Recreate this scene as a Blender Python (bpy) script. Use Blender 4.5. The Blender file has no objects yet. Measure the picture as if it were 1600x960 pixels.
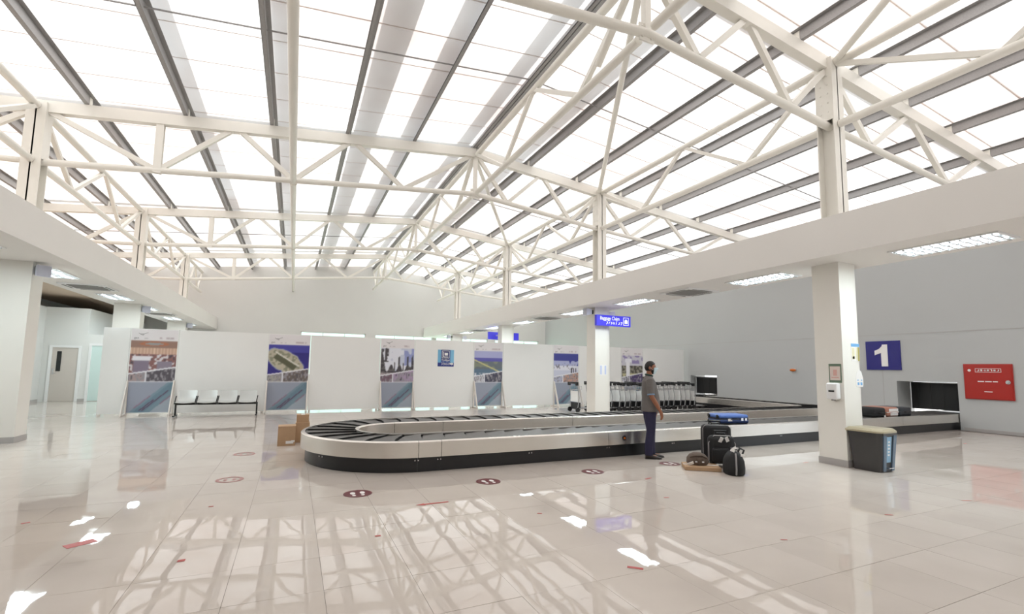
import bpy, bmesh, math, random
import numpy as np
from mathutils import Vector, Matrix

# ------------------------------------------------------------------ camera, world, sun, exposure
SC = bpy.context.scene
COL = SC.collection
random.seed(7)
RNG = np.random.default_rng(7)
EYE = 1.52

def make_camera():
    cd = bpy.data.cameras.new('camera')
    cd.sensor_fit = 'HORIZONTAL'; cd.sensor_width = 36.0
    cd.lens = 737.1 * 36.0 / 1600.0
    cd.shift_y = 24.98 / 1600.0
    cd.clip_start = 0.05; cd.clip_end = 500
    co = bpy.data.objects.new('camera', cd); COL.objects.link(co)
    y, p, r = math.radians(24.714), math.radians(5.4), math.radians(0.909)
    f = Vector((math.sin(y) * math.cos(p), math.cos(y) * math.cos(p), math.sin(p)))
    rt = Vector((math.cos(y), -math.sin(y), 0)); up = rt.cross(f)
    R = rt * math.cos(r) + up * math.sin(r)
    U = -rt * math.sin(r) + up * math.cos(r)
    m = Matrix((( R.x, U.x, -f.x, 0), (R.y, U.y, -f.y, 0), (R.z, U.z, -f.z, EYE), (0, 0, 0, 1)))
    co.matrix_world = m
    SC.camera = co
    return R, U, f
CR, CU, CF = make_camera()
def project(v):
    d = Vector(v) - Vector((0, 0, EYE)); z = d.dot(CF)
    if z < 0.1: return None
    return (800 + 737.1 * d.dot(CR) / z, 504.98 - 737.1 * d.dot(CU) / z, z)

W = bpy.data.worlds.new('sky'); SC.world = W; W.use_nodes = True
bg = W.node_tree.nodes['Background']
bg.inputs['Color'].default_value = (0.93, 0.97, 1.0, 1); bg.inputs['Strength'].default_value = 2.15
sd = bpy.data.lights.new('sun', 'SUN'); sd.energy = 8.2; sd.angle = math.radians(3.0); sd.color = (1, 0.975, 0.95)
so = bpy.data.objects.new('sun', sd); COL.objects.link(so)
so.rotation_euler = (math.radians(-6), math.radians(3), 0); so.location = (4, 10, 30)
SC.view_settings.view_transform = 'Standard'; SC.view_settings.look = 'None'
SC.view_settings.exposure = 0.0; SC.view_settings.gamma = 1.0
SC.view_settings.use_curve_mapping = False

# ------------------------------------------------------------------ materials
def lin(c):
    return tuple(((x / 12.92) if x <= 0.04045 else ((x + 0.055) / 1.055) ** 2.4) for x in c)
def rgb(r, g, b): return lin((r / 255, g / 255, b / 255))
MATS = {}
def mat(name, c, rough=0.5, metal=0.0, var=0.0, vscale=8.0, bump=0.0, bscale=60.0, spec=0.5, emit=0.0, ecol=None, stretch=None, coat=0.0):
    if name in MATS: return MATS[name]
    m = bpy.data.materials.new(name); m.use_nodes = True
    nt = m.node_tree; b = nt.nodes['Principled BSDF']
    b.inputs['Base Color'].default_value = (*c, 1); b.inputs['Roughness'].default_value = rough
    b.inputs['Metallic'].default_value = metal; b.inputs['Specular IOR Level'].default_value = spec
    if coat: b.inputs['Coat Weight'].default_value = coat; b.inputs['Coat Roughness'].default_value = 0.08
    if emit:
        b.inputs['Emission Color'].default_value = (*(ecol or c), 1); b.inputs['Emission Strength'].default_value = emit
    if var or bump:
        tc = nt.nodes.new('ShaderNodeTexCoord'); src = tc.outputs['Object']
        if stretch:
            mp = nt.nodes.new('ShaderNodeMapping'); mp.inputs['Scale'].default_value = stretch
            nt.links.new(src, mp.inputs['Vector']); src = mp.outputs['Vector']
    if var:
        n = nt.nodes.new('ShaderNodeTexNoise'); n.inputs['Scale'].default_value = vscale; n.inputs['Detail'].default_value = 4
        nt.links.new(src, n.inputs['Vector'])
        mx = nt.nodes.new('ShaderNodeMix'); mx.data_type = 'RGBA'
        mx.inputs[6].default_value = (*[max(0, x * (1 - var)) for x in c], 1)
        mx.inputs[7].default_value = (*[min(1, x * (1 + var)) for x in c], 1)
        nt.links.new(n.outputs['Fac'], mx.inputs[0]); nt.links.new(mx.outputs[2], b.inputs['Base Color'])
    if bump:
        n2 = nt.nodes.new('ShaderNodeTexNoise'); n2.inputs['Scale'].default_value = bscale
        nt.links.new(src, n2.inputs['Vector'])
        bp = nt.nodes.new('ShaderNodeBump'); bp.inputs['Strength'].default_value = 1.0; bp.inputs['Distance'].default_value = bump
        nt.links.new(n2.outputs['Fac'], bp.inputs['Height']); nt.links.new(bp.outputs['Normal'], b.inputs['Normal'])
    MATS[name] = m
    return m

M_FASCIA = mat('fascia_paint', rgb(234, 231, 227), 0.55, var=0.02, vscale=1.5)
M_WALL = mat('wall_paint', rgb(222, 222, 219), 0.5, var=0.03, vscale=0.8)
M_WALLR = mat('shaded_wall_paint', rgb(186, 188, 188), 0.45, var=0.03, vscale=0.6)  # same white wall paint, darkened: its shade is put into the colour
M_COL = mat('column_paint', rgb(236, 233, 226), 0.4, var=0.02, vscale=2)
M_STEEL = mat('cream_steel_paint', rgb(244, 241, 233), 0.35, var=0.03, vscale=3)
M_GALV = mat('galvanised_steel', rgb(166, 164, 164), 0.45, metal=0.35, var=0.18, vscale=45)
M_BROWN = mat('brown_ceiling_board', rgb(206, 186, 166), 0.7, var=0.05, vscale=2)
M_PLINTH = mat('plinth_grey', rgb(176, 172, 170), 0.3)
M_GROUT = mat('grout', rgb(120, 112, 106), 0.8)
M_STAIN = mat('brushed_stainless', rgb(226, 222, 216), 0.26, metal=0.9, var=0.07, vscale=3, stretch=(1, 1, 0.15))
M_RUBBER = mat('belt_rubber', rgb(74, 72, 70), 0.42, var=0.22, vscale=5, bump=0.0006, bscale=80)
M_RUBBERE = mat('belt_rubber_edge', rgb(16, 16, 16), 0.6)
M_RUBBERD = mat('belt_rubber_dark', rgb(38, 37, 37), 0.45, var=0.1)
M_KICK = mat('kick_plate_black', rgb(33, 33, 36), 0.28, var=0.08, vscale=3)
M_BLACK = mat('black_plastic', rgb(26, 26, 28), 0.4, var=0.08)
M_BLACKF = mat('black_fabric', rgb(27, 27, 29), 0.75, var=0.2, vscale=40, bump=0.0012, bscale=120)
M_WHITE = mat('white_plastic', rgb(236, 236, 236), 0.35)
M_CHROME = mat('chrome', rgb(205, 205, 208), 0.18, metal=1.0)
M_ALU = mat('aluminium_tube', rgb(176, 176, 178), 0.3, metal=0.8)
M_CARD = mat('cardboard', rgb(182, 150, 118), 0.75, var=0.08, vscale=12)
M_PANEL = mat('panel_board', rgb(238, 238, 236), 0.4, var=0.025, vscale=1.2)
M_PANELW = mat('panel_brace_board', rgb(226, 219, 212), 0.5, var=0.03)
M_REDTAPE = mat('red_tape', rgb(176, 52, 44), 0.4, var=0.06)
M_MAROON = mat('maroon_vinyl', rgb(104, 38, 48), 0.3, var=0.05)
M_PRINTW = mat('white_print', rgb(240, 238, 236), 0.4)
M_SIGNB = mat('sign_blue', rgb(36, 32, 122), 0.25, var=0.05, vscale=3)
M_SIGNL = mat('lightbox_blue', rgb(66, 60, 215), 0.3, emit=0.2, ecol=rgb(66, 60, 225))
M_SIGNW = mat('lightbox_white', rgb(240, 240, 245), 0.3, emit=0.35, ecol=(1, 1, 1))
M_RED = mat('red_enamel', rgb(172, 38, 30), 0.3, var=0.04, vscale=2)
M_LAMP = mat('tube_lamp', (1, 1, 1), 0.4, emit=18.0, ecol=(0.88, 0.96, 1.0))
M_REFL = mat('lamp_reflector', rgb(238, 242, 244), 0.2, metal=0.3)
M_ACGREY = mat('cassette_grille', rgb(150, 148, 145), 0.5, var=0.05)
M_SILVER = mat('silver_seat', rgb(196, 198, 196), 0.35, metal=0.35, var=0.04, vscale=5)
M_DOORP = mat('door_paint', rgb(202, 194, 186), 0.45, var=0.02)
M_DARKGL = mat('dark_glass', rgb(30, 30, 30), 0.08)
M_FROST = mat('frosted_glass', rgb(206, 226, 222), 0.25)
M_SKIN = mat('skin', rgb(150, 98, 72), 0.5, var=0.06, vscale=25)
M_HAIR = mat('black_hair', rgb(24, 20, 19), 0.55, bump=0.003, bscale=150)
M_SHIRT = mat('grey_polo', rgb(106, 101, 98), 0.8, var=0.08, vscale=30, bump=0.004, bscale=14)
M_COLLAR = mat('green_collar', rgb(34, 70, 60), 0.8)
M_HEM = mat('blue_sleeve_hem', rgb(120, 150, 178), 0.8)
M_TROUS = mat('navy_trousers', rgb(38, 36, 66), 0.75, var=0.1, vscale=20, bump=0.004, bscale=16)
M_SHOE = mat('dark_brown_leather', rgb(46, 37, 34), 0.4)
M_MASK = mat('face_mask', rgb(206, 226, 234), 0.7, bump=0.002, bscale=40)
M_BLUEC = mat('blue_case', rgb(76, 110, 180), 0.35, var=0.1, vscale=4)
M_BLUED = mat('blue_case_dark', rgb(36, 56, 104), 0.5, var=0.1)
M_BROWNB = mat('brown_canvas', rgb(98, 84, 74), 0.8, var=0.15, vscale=30, bump=0.002, bscale=90)
M_COPPER = mat('copper_case', rgb(176, 120, 100), 0.35, var=0.1)
M_TAN = mat('tan_lid', rgb(176, 166, 140), 0.3, var=0.03)
M_BIN = mat('bin_grey', rgb(62, 60, 60), 0.4, var=0.05)
M_BINB = mat('bin_blue_grey', rgb(92, 112, 132), 0.25)
M_STICK = mat('pale_blue_sticker', rgb(140, 182, 212), 0.35)
M_NBLUE = mat('notice_blue', rgb(110, 170, 220), 0.5)
M_NGREEN = mat('notice_green', rgb(104, 124, 104), 0.5)
M_NPAPER = mat('notice_paper', rgb(226, 210, 202), 0.6)
M_ORANGE = mat('orange_lens', rgb(214, 110, 30), 0.3)
M_CONC = mat('concrete_apron', rgb(205, 202, 196), 0.8, var=0.05, vscale=1)
M_GREYP = mat('grey_print', rgb(150, 146, 146), 0.5)
M_SPKR = mat('pale_fixture', rgb(222, 224, 238), 0.4)
M_SHADOWBAT = mat('shadow_batten', rgb(120, 120, 120), 0.6)  # for the added battens that shade the sheets

def sheet_mat():
    m = bpy.data.materials.new('translucent_roof_sheet'); m.use_nodes = True
    nt = m.node_tree; nt.nodes.clear()
    out = nt.nodes.new('ShaderNodeOutputMaterial'); mx = nt.nodes.new('ShaderNodeMixShader'); mx.inputs[0].default_value = 0.36
    tr = nt.nodes.new('ShaderNodeBsdfTranslucent'); di = nt.nodes.new('ShaderNodeBsdfDiffuse')
    tc = nt.nodes.new('ShaderNodeTexCoord'); n = nt.nodes.new('ShaderNodeTexNoise'); n.inputs['Scale'].default_value = 0.35; n.inputs['Detail'].default_value = 3
    mc = nt.nodes.new('ShaderNodeMix'); mc.data_type = 'RGBA'
    mc.inputs[6].default_value = (0.66, 0.585, 0.555, 1); mc.inputs[7].default_value = (0.92, 0.91, 0.90, 1)
    gp = nt.nodes.new('ShaderNodeNewGeometry'); mr = nt.nodes.new('ShaderNodeMapRange'); mr.inputs['From Min'].default_value = 0.36; mr.inputs['From Max'].default_value = 0.58
    nt.links.new(gp.outputs['Position'], n.inputs['Vector']); nt.links.new(n.outputs['Fac'], mr.inputs['Value']); nt.links.new(mr.outputs['Result'], mc.inputs[0])
    nt.links.new(mc.outputs[2], tr.inputs['Color']); di.inputs['Color'].default_value = (0.9, 0.89, 0.885, 1)
    nt.links.new(di.outputs[0], mx.inputs[1]); nt.links.new(tr.outputs[0], mx.inputs[2]); nt.links.new(mx.outputs[0], out.inputs[0])
    return m
M_SHEET = sheet_mat()
def glass_mat(name, c):
    m = bpy.data.materials.new(name); m.use_nodes = True
    nt = m.node_tree; nt.nodes.clear()
    out = nt.nodes.new('ShaderNodeOutputMaterial'); mx = nt.nodes.new('ShaderNodeMixShader'); mx.inputs[0].default_value = 0.08
    t = nt.nodes.new('ShaderNodeBsdfTransparent'); t.inputs[0].default_value = (*c, 1)
    g = nt.nodes.new('ShaderNodeBsdfGlossy'); g.inputs['Roughness'].default_value = 0.02
    nt.links.new(t.outputs[0], mx.inputs[1]); nt.links.new(g.outputs[0], mx.inputs[2]); nt.links.new(mx.outputs[0], out.inputs[0])
    return m
M_GLASS = glass_mat('green_window_glass', (0.80, 0.97, 0.90))
M_CLEAR = glass_mat('clear_window_glass', (0.93, 0.97, 1.0))
def floor_mat():
    m = bpy.data.materials.new('polished_porcelain'); m.use_nodes = True
    nt = m.node_tree; b = nt.nodes['Principled BSDF']
    b.inputs['Roughness'].default_value = 0.02; b.inputs['IOR'].default_value = 1.37
    g = nt.nodes.new('ShaderNodeNewGeometry')
    n = nt.nodes.new('ShaderNodeTexNoise'); n.inputs['Scale'].default_value = 1.6; n.inputs['Detail'].default_value = 5
    nt.links.new(g.outputs['Position'], n.inputs['Vector'])
    oi = nt.nodes.new('ShaderNodeObjectInfo')
    mx = nt.nodes.new('ShaderNodeMix'); mx.data_type = 'RGBA'
    mx.inputs[6].default_value = (*rgb(190, 180, 171), 1); mx.inputs[7].default_value = (*rgb(208, 199, 191), 1)
    ad = nt.nodes.new('ShaderNodeMath'); ad.operation = 'MULTIPLY_ADD'; ad.inputs[1].default_value = 0.3; 
    nt.links.new(oi.outputs['Random'], ad.inputs[0]); nt.links.new(n.outputs['Fac'], ad.inputs[2])
    nt.links.new(ad.outputs[0], mx.inputs[0]); nt.links.new(mx.outputs[2], b.inputs['Base Color'])
    n2 = nt.nodes.new('ShaderNodeTexNoise'); n2.inputs['Scale'].default_value = 2.2; n2.inputs['Detail'].default_value = 1
    nt.links.new(g.outputs['Position'], n2.inputs['Vector'])
    bp = nt.nodes.new('ShaderNodeBump'); bp.inputs['Distance'].default_value = 0.0028; bp.inputs['Strength'].default_value = 0.5
    nt.links.new(n2.outputs['Fac'], bp.inputs['Height']); nt.links.new(bp.outputs['Normal'], b.inputs['Normal'])
    return m
M_FLOOR = floor_mat()
def print_mat():
    m = bpy.data.materials.new('printed_picture'); m.use_nodes = True
    nt = m.node_tree; b = nt.nodes['Principled BSDF']; b.inputs['Roughness'].default_value = 0.4
    a = nt.nodes.new('ShaderNodeAttribute'); a.attribute_name = 'Col'
    nt.links.new(a.outputs['Color'], b.inputs['Base Color'])
    return m
M_PRINT = print_mat()

# ------------------------------------------------------------------ mesh helpers
class MB:
    def __init__(s): s.v = []; s.f = []; s.mi = []; s.cur = 0
    def add(s, vs, fs):
        o = len(s.v); s.v += [tuple(x) for x in vs]
        s.f += [tuple(i + o for i in f) for f in fs]; s.mi += [s.cur] * len(fs)
        return s
    def box(s, x0, x1, y0, y1, z0, z1):
        return s.add([(x0,y0,z0),(x1,y0,z0),(x1,y1,z0),(x0,y1,z0),(x0,y0,z1),(x1,y0,z1),(x1,y1,z1),(x0,y1,z1)],
                     [(0,3,2,1),(4,5,6,7),(0,1,5,4),(1,2,6,5),(2,3,7,6),(3,0,4,7)])
    def bar(s, a, b, w, h, up=(0, 0, 1)):
        a = Vector(a); b = Vector(b); d = (b - a).normalized(); u = Vector(up)
        if abs(d.dot(u)) > 0.95: u = Vector((1, 0, 0))
        r = d.cross(u).normalized(); u = r.cross(d).normalized()
        vs = []
        for p in (a, b):
            for i, j in ((-1,-1),(1,-1),(1,1),(-1,1)): vs.append(p + r * (w/2*i) + u * (h/2*j))
        return s.add(vs, [(0,1,2,3),(7,6,5,4),(0,4,5,1),(1,5,6,2),(2,6,7,3),(3,7,4,0)])
    def tube(s, pts, r, n=8, caps=True, closed=False):
        pts = [Vector(p) for p in pts]; k = len(pts)
        rs = r if isinstance(r, (list, tuple)) else [r] * k
        vs = []; prev = None
        for i, p in enumerate(pts):
            a = pts[(i - 1) % k] if (i > 0 or closed) else p
            b = pts[(i + 1) % k] if (i < k - 1 or closed) else p
            d = (b - a).normalized()
            if prev is None:
                u = Vector((0, 0, 1)) if abs(d.z) < 0.9 else Vector((1, 0, 0))
                u = (u - d * u.dot(d)).normalized()
            else:
                u = (prev - d * prev.dot(d)).normalized()
            prev = u; w = d.cross(u)
            for j in range(n):
                t = 2 * math.pi * j / n
                vs.append(p + (u * math.cos(t) + w * math.sin(t)) * rs[i])
        fs = []
        for i in range(k if closed else k - 1):
            i2 = (i + 1) % k
            for j in range(n):
                j2 = (j + 1) % n
                fs.append((i*n+j, i*n+j2, i2*n+j2, i2*n+j))
        if caps and not closed:
            fs.append(tuple(range(n - 1, -1, -1))); fs.append(tuple((k-1)*n + j for j in range(n)))
        return s.add(vs, fs)
    def loft(s, rings, n=20):
        # rings: (x, y, z, rx, ry)
        vs = []; fs = []
        for (x, y, z, rx, ry) in rings:
            for j in range(n):
                t = 2 * math.pi * j / n
                vs.append((x + rx * math.cos(t), y + ry * math.sin(t), z))
        k = len(rings)
        for i in range(k - 1):
            for j in range(n):
                j2 = (j + 1) % n
                fs.append((i*n+j, i*n+j2, (i+1)*n+j2, (i+1)*n+j))
        fs.append(tuple(range(n - 1, -1, -1))); fs.append(tuple((k-1)*n + j for j in range(n)))
        if rings[-1][2] < rings[0][2]: fs = [f[::-1] for f in fs]
        return s.add(vs, fs)
    def prism(s, poly, z0, z1):
        n = len(poly)
        a = sum(poly[i][0]*poly[(i+1)%n][1] - poly[(i+1)%n][0]*poly[i][1] for i in range(n))
        if a < 0: poly = poly[::-1]
        vs = [(x, y, z0) for x, y in poly] + [(x, y, z1) for x, y in poly]
        fs = [tuple(range(n-1, -1, -1)), tuple(range(n, 2*n))]
        fs += [(i, (i+1) % n, n + (i+1) % n, n + i) for i in range(n)]
        return s.add(vs, fs)
    def disc(s, c, r, z0, z1, n=24, ry=None):
        return s.prism([(c[0] + r*math.cos(2*math.pi*i/n), c[1] + (ry or r)*math.sin(2*math.pi*i/n)) for i in range(n)], z0, z1)
    def ball(s, c, rx, ry, rz, nu=14, nv=9):
        vs = [(c[0], c[1], c[2] - rz)]; fs = []
        for i in range(1, nv):
            p = -math.pi/2 + math.pi*i/nv
            for j in range(nu):
                t = 2*math.pi*j/nu
                vs.append((c[0] + rx*math.cos(p)*math.cos(t), c[1] + ry*math.cos(p)*math.sin(t), c[2] + rz*math.sin(p)))
        vs.append((c[0], c[1], c[2] + rz)); last = len(vs) - 1
        for j in range(nu):
            j2 = (j+1) % nu
            fs.append((0, 1+j2, 1+j)); fs.append((last, 1+(nv-2)*nu+j, 1+(nv-2)*nu+j2))
            for i in range(nv-2):
                a = 1+i*nu
                fs.append((a+j, a+j2, a+nu+j2, a+nu+j))
        return s.add(vs, fs)
    def xf(s, m):
        s.v = [tuple(m @ Vector(p)) for p in s.v]; return s
    def mesh(s, name, mats):
        me = bpy.data.meshes.new(name); me.from_pydata(s.v, [], s.f)
        for m in (mats if isinstance(mats, (list, tuple)) else [mats]): me.materials.append(m)
        if any(s.mi): me.polygons.foreach_set('material_index', s.mi)
        me.update(); return me
    def obj(s, name, mats, parent=None, loc=None, smooth=False):
        return link(name, s.mesh(name, mats), parent, loc, smooth)
def link(name, me, parent=None, loc=None, smooth=False):
    o = bpy.data.objects.new(name, me); COL.objects.link(o)
    if parent is not None: o.parent = parent
    if loc is not None: o.location = loc
    if smooth: shade(me)
    return o
def shade(me, angle=0.7):
    me.polygons.foreach_set('use_smooth', [True] * len(me.polygons))
    try: me.set_sharp_from_angle(angle=angle)
    except Exception: pass
def rbox(x0, x1, y0, y1, z0, z1, r=0.03, seg=3):
    """rounded box as an MB"""
    bm = bmesh.new(); bmesh.ops.create_cube(bm, size=1.0)
    bmesh.ops.scale(bm, vec=(x1-x0, y1-y0, z1-z0), verts=bm.verts)
    bmesh.ops.translate(bm, vec=((x0+x1)/2, (y0+y1)/2, (z0+z1)/2), verts=bm.verts)
    bmesh.ops.bevel(bm, geom=list(bm.edges), offset=r, segments=seg, profile=0.5, affect='EDGES')
    mb = MB(); bm.verts.index_update()
    mb.add([v.co.copy() for v in bm.verts], [tuple(v.index for v in f.verts) for f in bm.faces])
    bm.free(); return mb
def thing(name, label, cat, loc=(0, 0, 0), rz=0.0, group=None):
    o = bpy.data.objects.new(name, None); COL.objects.link(o)
    o.location = loc; o.rotation_euler = (0, 0, rz); o.empty_display_size = 0.1
    return tag(o, label, cat, group)
def tag(o, label, cat, group=None, kind='thing'):
    o['label'] = label; o['category'] = cat; o['kind'] = kind
    if group: o['group'] = group
    return o
def struct(o): o['kind'] = 'structure'; return o
def sgroup(name, loc=(0, 0, 0)):
    o = bpy.data.objects.new(name, None); COL.objects.link(o); o.location = loc; o['kind'] = 'structure'; return o
def dup(root, loc, rz=None, label=None):
    r = root.copy(); COL.objects.link(r); r.location = loc
    if rz is not None: r.rotation_euler = (0, 0, rz)
    if label: r['label'] = label
    for ch in list(root.children):
        c = ch.copy(); COL.objects.link(c); c.parent = r
        for g in list(ch.children):
            d = g.copy(); COL.objects.link(d); d.parent = c
    return r
def text_mesh(txt, size, align='CENTER', font=None, extr=0.001):
    cu = bpy.data.curves.new('txt', 'FONT'); cu.body = txt; cu.size = size; cu.align_x = align; cu.align_y = 'CENTER'; cu.extrude = extr
    cu.resolution_u = 3; cu.offset = size * 0.007
    o = bpy.data.objects.new('txt', cu); COL.objects.link(o)
    dg = bpy.context.evaluated_depsgraph_get(); dg.update()
    me = bpy.data.meshes.new_from_object(o.evaluated_get(dg)); bpy.data.objects.remove(o); bpy.data.curves.remove(cu)
    return me
def face_matrix(o, xdir, ydir):
    x = Vector(xdir).normalized(); y = Vector(ydir).normalized(); z = x.cross(y)
    return Matrix(((x.x, y.x, z.x, o[0]), (x.y, y.y, z.y, o[1]), (x.z, y.z, z.z, o[2]), (0, 0, 0, 1)))
def put_text(name, txt, size, mat_, parent, m, sx=1.0, align='CENTER'):
    me = text_mesh(txt, size, align); me.materials.clear(); me.materials.append(mat_)
    me.transform(m @ Matrix.Diagonal((sx, 1, 1, 1)))
    return link(name, me, parent)
def raster(name, w, h, nx, ny, fn, parent, m):
    """flat print: a grid whose point colours hold the printed picture"""
    u, v = np.meshgrid(np.linspace(0, 1, nx + 1), np.linspace(0, 1, ny + 1))
    img = np.clip(fn(u, v), 0, 1)
    vs = np.stack([u * w - w / 2, v * h, np.zeros_like(u)], -1).reshape(-1, 3)
    i = np.arange(nx * ny); r = i // nx; c = i % nx; a = r * (nx + 1) + c
    fs = np.stack([a, a + 1, a + nx + 2, a + nx + 1], 1)
    me = bpy.data.meshes.new(name); me.from_pydata(vs.tolist(), [], fs.tolist())
    ca = me.color_attributes.new('Col', 'FLOAT_COLOR', 'POINT')
    il = np.where(img <= 0.04045, img / 12.92, ((img + 0.055) / 1.055) ** 2.4)
    ca.data.foreach_set('color', np.concatenate([il.reshape(-1, 3), np.ones(((nx+1)*(ny+1), 1))], 1).astype(np.float32).ravel())
    me.materials.append(M_PRINT); me.transform(m); me.update()
    return link(name, me, parent)
def eval_mesh(o):
    dg = bpy.context.evaluated_depsgraph_get(); dg.update()
    me = bpy.data.meshes.new_from_object(o.evaluated_get(dg)); return me
def remeshed(mb, name, m, parent, voxel=0.006, smooth=6):
    me = mb.mesh(name, m); o = bpy.data.objects.new(name, me); COL.objects.link(o)
    md = o.modifiers.new('r', 'REMESH'); md.mode = 'VOXEL'; md.voxel_size = voxel; md.use_smooth_shade = True
    ms = o.modifiers.new('s', 'SMOOTH'); ms.factor = 0.5; ms.iterations = smooth
    me2 = eval_mesh(o); bpy.data.objects.remove(o)
    me2.materials.clear(); me2.materials.append(m)
    o2 = link(name, me2, parent)
    me2.polygons.foreach_set('use_smooth', [True] * len(me2.polygons))
    return o2
def nest(t, rules):
    kids = list(t.children)
    for c, p in rules.items():
        ps = [k for k in kids if k.name.split('.')[0] == p]
        if not ps: continue
        for k in kids:
            if k.name.split('.')[0] == c:
                ctr = np.mean([v.co for v in k.data.vertices], 0) if len(k.data.vertices) else np.zeros(3)
                best = min(ps, key=lambda q: float(np.sum((np.mean([v.co for v in q.data.vertices], 0) - ctr)**2)))
                k.parent = best
    return t
ORD = ['first', 'second', 'third', 'fourth', 'fifth', 'sixth', 'seventh', 'eighth', 'ninth', 'tenth', 'eleventh', 'twelfth', 'thirteenth', 'fourteenth', 'fifteenth', 'sixteenth', 'seventeenth', 'eighteenth', 'nineteenth', 'twentieth']

# ------------------------------------------------------------------ hall dimensions
XW = 16.75; YF = 30.5; YB = -3.0
XR, XL, XRIDGE, XMID = 8.481, -4.8, 4.316, -0.234
ROWS = [4.958 + 7.029 * k for k in range(4)]
ZRU, ZRL, ZLU, ZLL = 7.025, 5.872, 6.488, 5.379
ZDU, ZDL = 7.464, 6.30
SLOPE = 0.1062
ZFB, ZFT = 3.374, 4.006
def zchord(x): return ZDU - SLOPE * abs(x - XRIDGE)
def zlow(x):
    if x <= XRIDGE: return ZLL + (ZDL - ZLL) * (x - XL) / (XRIDGE - XL)
    return ZDL + (ZRL - ZDL) * (x - XRIDGE) / (XR - XRIDGE)
ZSH = 0.325
def zsheet(x): return zchord(x) + ZSH
XLW = -9.2
YP = 16.77

# ------------------------------------------------------------------ floor
floor = sgroup('floor')
MB().box(-13, XW + 0.9, YB - 0.1, YF + 0.5, -0.2, -0.004).obj('floor_slab', M_GROUT, floor)
tile = MB(); g = 0.0012; tw = 0.3 - g
tile.add([(-tw,-tw,0),(tw,-tw,0),(tw,tw,0),(-tw,tw,0),(-tw,-tw,-0.006),(tw,-tw,-0.006),(tw,tw,-0.006),(-tw,tw,-0.006)],
         [(0,1,2,3),(0,4,5,1),(1,5,6,2),(2,6,7,3),(3,7,4,0)])
tile_me = tile.mesh('floor_tile', M_FLOOR)
cells = []
x = 0.27 - 0.6 * 22
while x < XW - 0.3:
    y = 1.76 - 0.6 * 8
    while y < YF:
        cx, cy = x + 0.3, y + 0.3
        p = project((cx, cy, 0))
        vis = p is not None and -80 < p[0] < 1680 and p[1] < 1040
        cells.append((0 if vis else 1, math.hypot(cx, cy), cx, cy)); y += 0.6
    x += 0.6
cells.sort()
rest = MB()
for i, (nv, d, cx, cy) in enumerate(cells):
    rx, ry = random.gauss(0, 0.0011), random.gauss(0, 0.0011)
    if i < 298:
        o = link('floor_tile', tile_me, floor, (cx, cy, 0)); o.rotation_euler = (rx, ry, 0)
    else:
        if cx > XW or cx < -9.3: continue
        m = Matrix.Translation((cx, cy, 0)) @ Matrix.Rotation(rx, 4, 'X') @ Matrix.Rotation(ry, 4, 'Y')
        rest.add([m @ Vector(v) for v in tile.v], tile.f)
ro = rest.obj('floor_tiling', M_FLOOR, floor); ro['kind'] = 'stuff'

# exterior ground
struct(MB().box(-60, 80, -40, 110, -0.5, -0.21).obj('ground', M_CONC))

# ------------------------------------------------------------------ walls
OPS = [(6.78, 8.24, 0.455, 1.30), (15.0, 16.5, 0.45, 1.305)]
def wall_right():
    mb = MB(); x0, x1 = XW, XW + 0.9
    ys = [YB, -0.8, 2.6, 6.78, 8.24, 15.0, 16.5, YF]
    zt = zsheet(XW) + 0.05
    for a, b in zip(ys[:-1], ys[1:]):
        hole = [o for o in OPS + [(-0.8, 2.6, 0, 2.7)] if o[0] == a]
        if hole:
            mb.box(x0, x1, a, b, hole[0][3], zt)
        else: mb.box(x0, x1, a, b, 0, zt)
    return struct(mb.obj('wall_right', M_WALLR))
wall_right()
struct(MB().box(XW - 0.015, XW, 2.7, 6.7, 0.0, 0.09).box(XW - 0.015, XW, 8.3, 14.9, 0.0, 0.09).box(XW - 0.015, XW, 16.6, YF, 0.0, 0.09).obj('baseboard_right', M_PLINTH))
struct(MB().box(XW - 0.006, XW, YB, YF, 2.72, 2.732).box(XW - 0.005, XW, 8.60, 8.606, 0.09, 1.63).obj('trim_3', M_PLINTH))

WINS = [(0.3, 4.0), (4.57, 8.27), (8.5, 12.2), (12.75, 16.2)]
def wall_far():
    mb = MB(); z0, z1 = 0.9, 3.46
    mb.box(XLW, XW, YF, YF + 0.25, 0, z0)
    xs = [XLW] + [q for w in WINS for q in w] + [XW]
    for a, b in zip(xs[0::2], xs[1::2]): mb.box(a, b, YF, YF + 0.25, z0, z1)
    poly = [(XLW, z1), (XW, z1), (XW, zsheet(XW)), (XRIDGE, zsheet(XRIDGE)), (XLW, zsheet(XLW))]
    vs = [(p[0], YF, p[1]) for p in poly] + [(p[0], YF + 0.25, p[1]) for p in poly]; n = 5
    mb.add(vs, [tuple(range(n)), tuple(range(2*n-1, n-1, -1))] + [(i, n+i, n+(i+1)%n, (i+1)%n) for i in range(n)])
    return struct(mb.obj('wall_far', M_WALL))
wall_far()
for i, (a, b) in enumerate(WINS):
    w = sgroup('window_%d' % (i + 1))
    f = MB(); z0, z1 = 0.9, 3.46
    for (p, q, r, s) in ((a, b, z0, z0+.05), (a, b, z1-.05, z1), (a, a+.05, z0, z1), (b-.05, b, z0, z1)): f.box(p, q, YF+.08, YF+.16, r, s)
    nm = 3
    for k in range(1, nm): xx = a + (b-a)*k/nm; f.box(xx-.02, xx+.02, YF+.09, YF+.15, z0, z1)
    f.obj('window_frame', M_WHITE, w)
    for k in range(nm): MB().box(a+(b-a)*k/nm, a+(b-a)*(k+1)/nm, YF+.118, YF+.122, z0, z1).obj('window_pane', M_GLASS, w)
BW = [(11.4, 13.9), (14.1, 16.5)]
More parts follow.
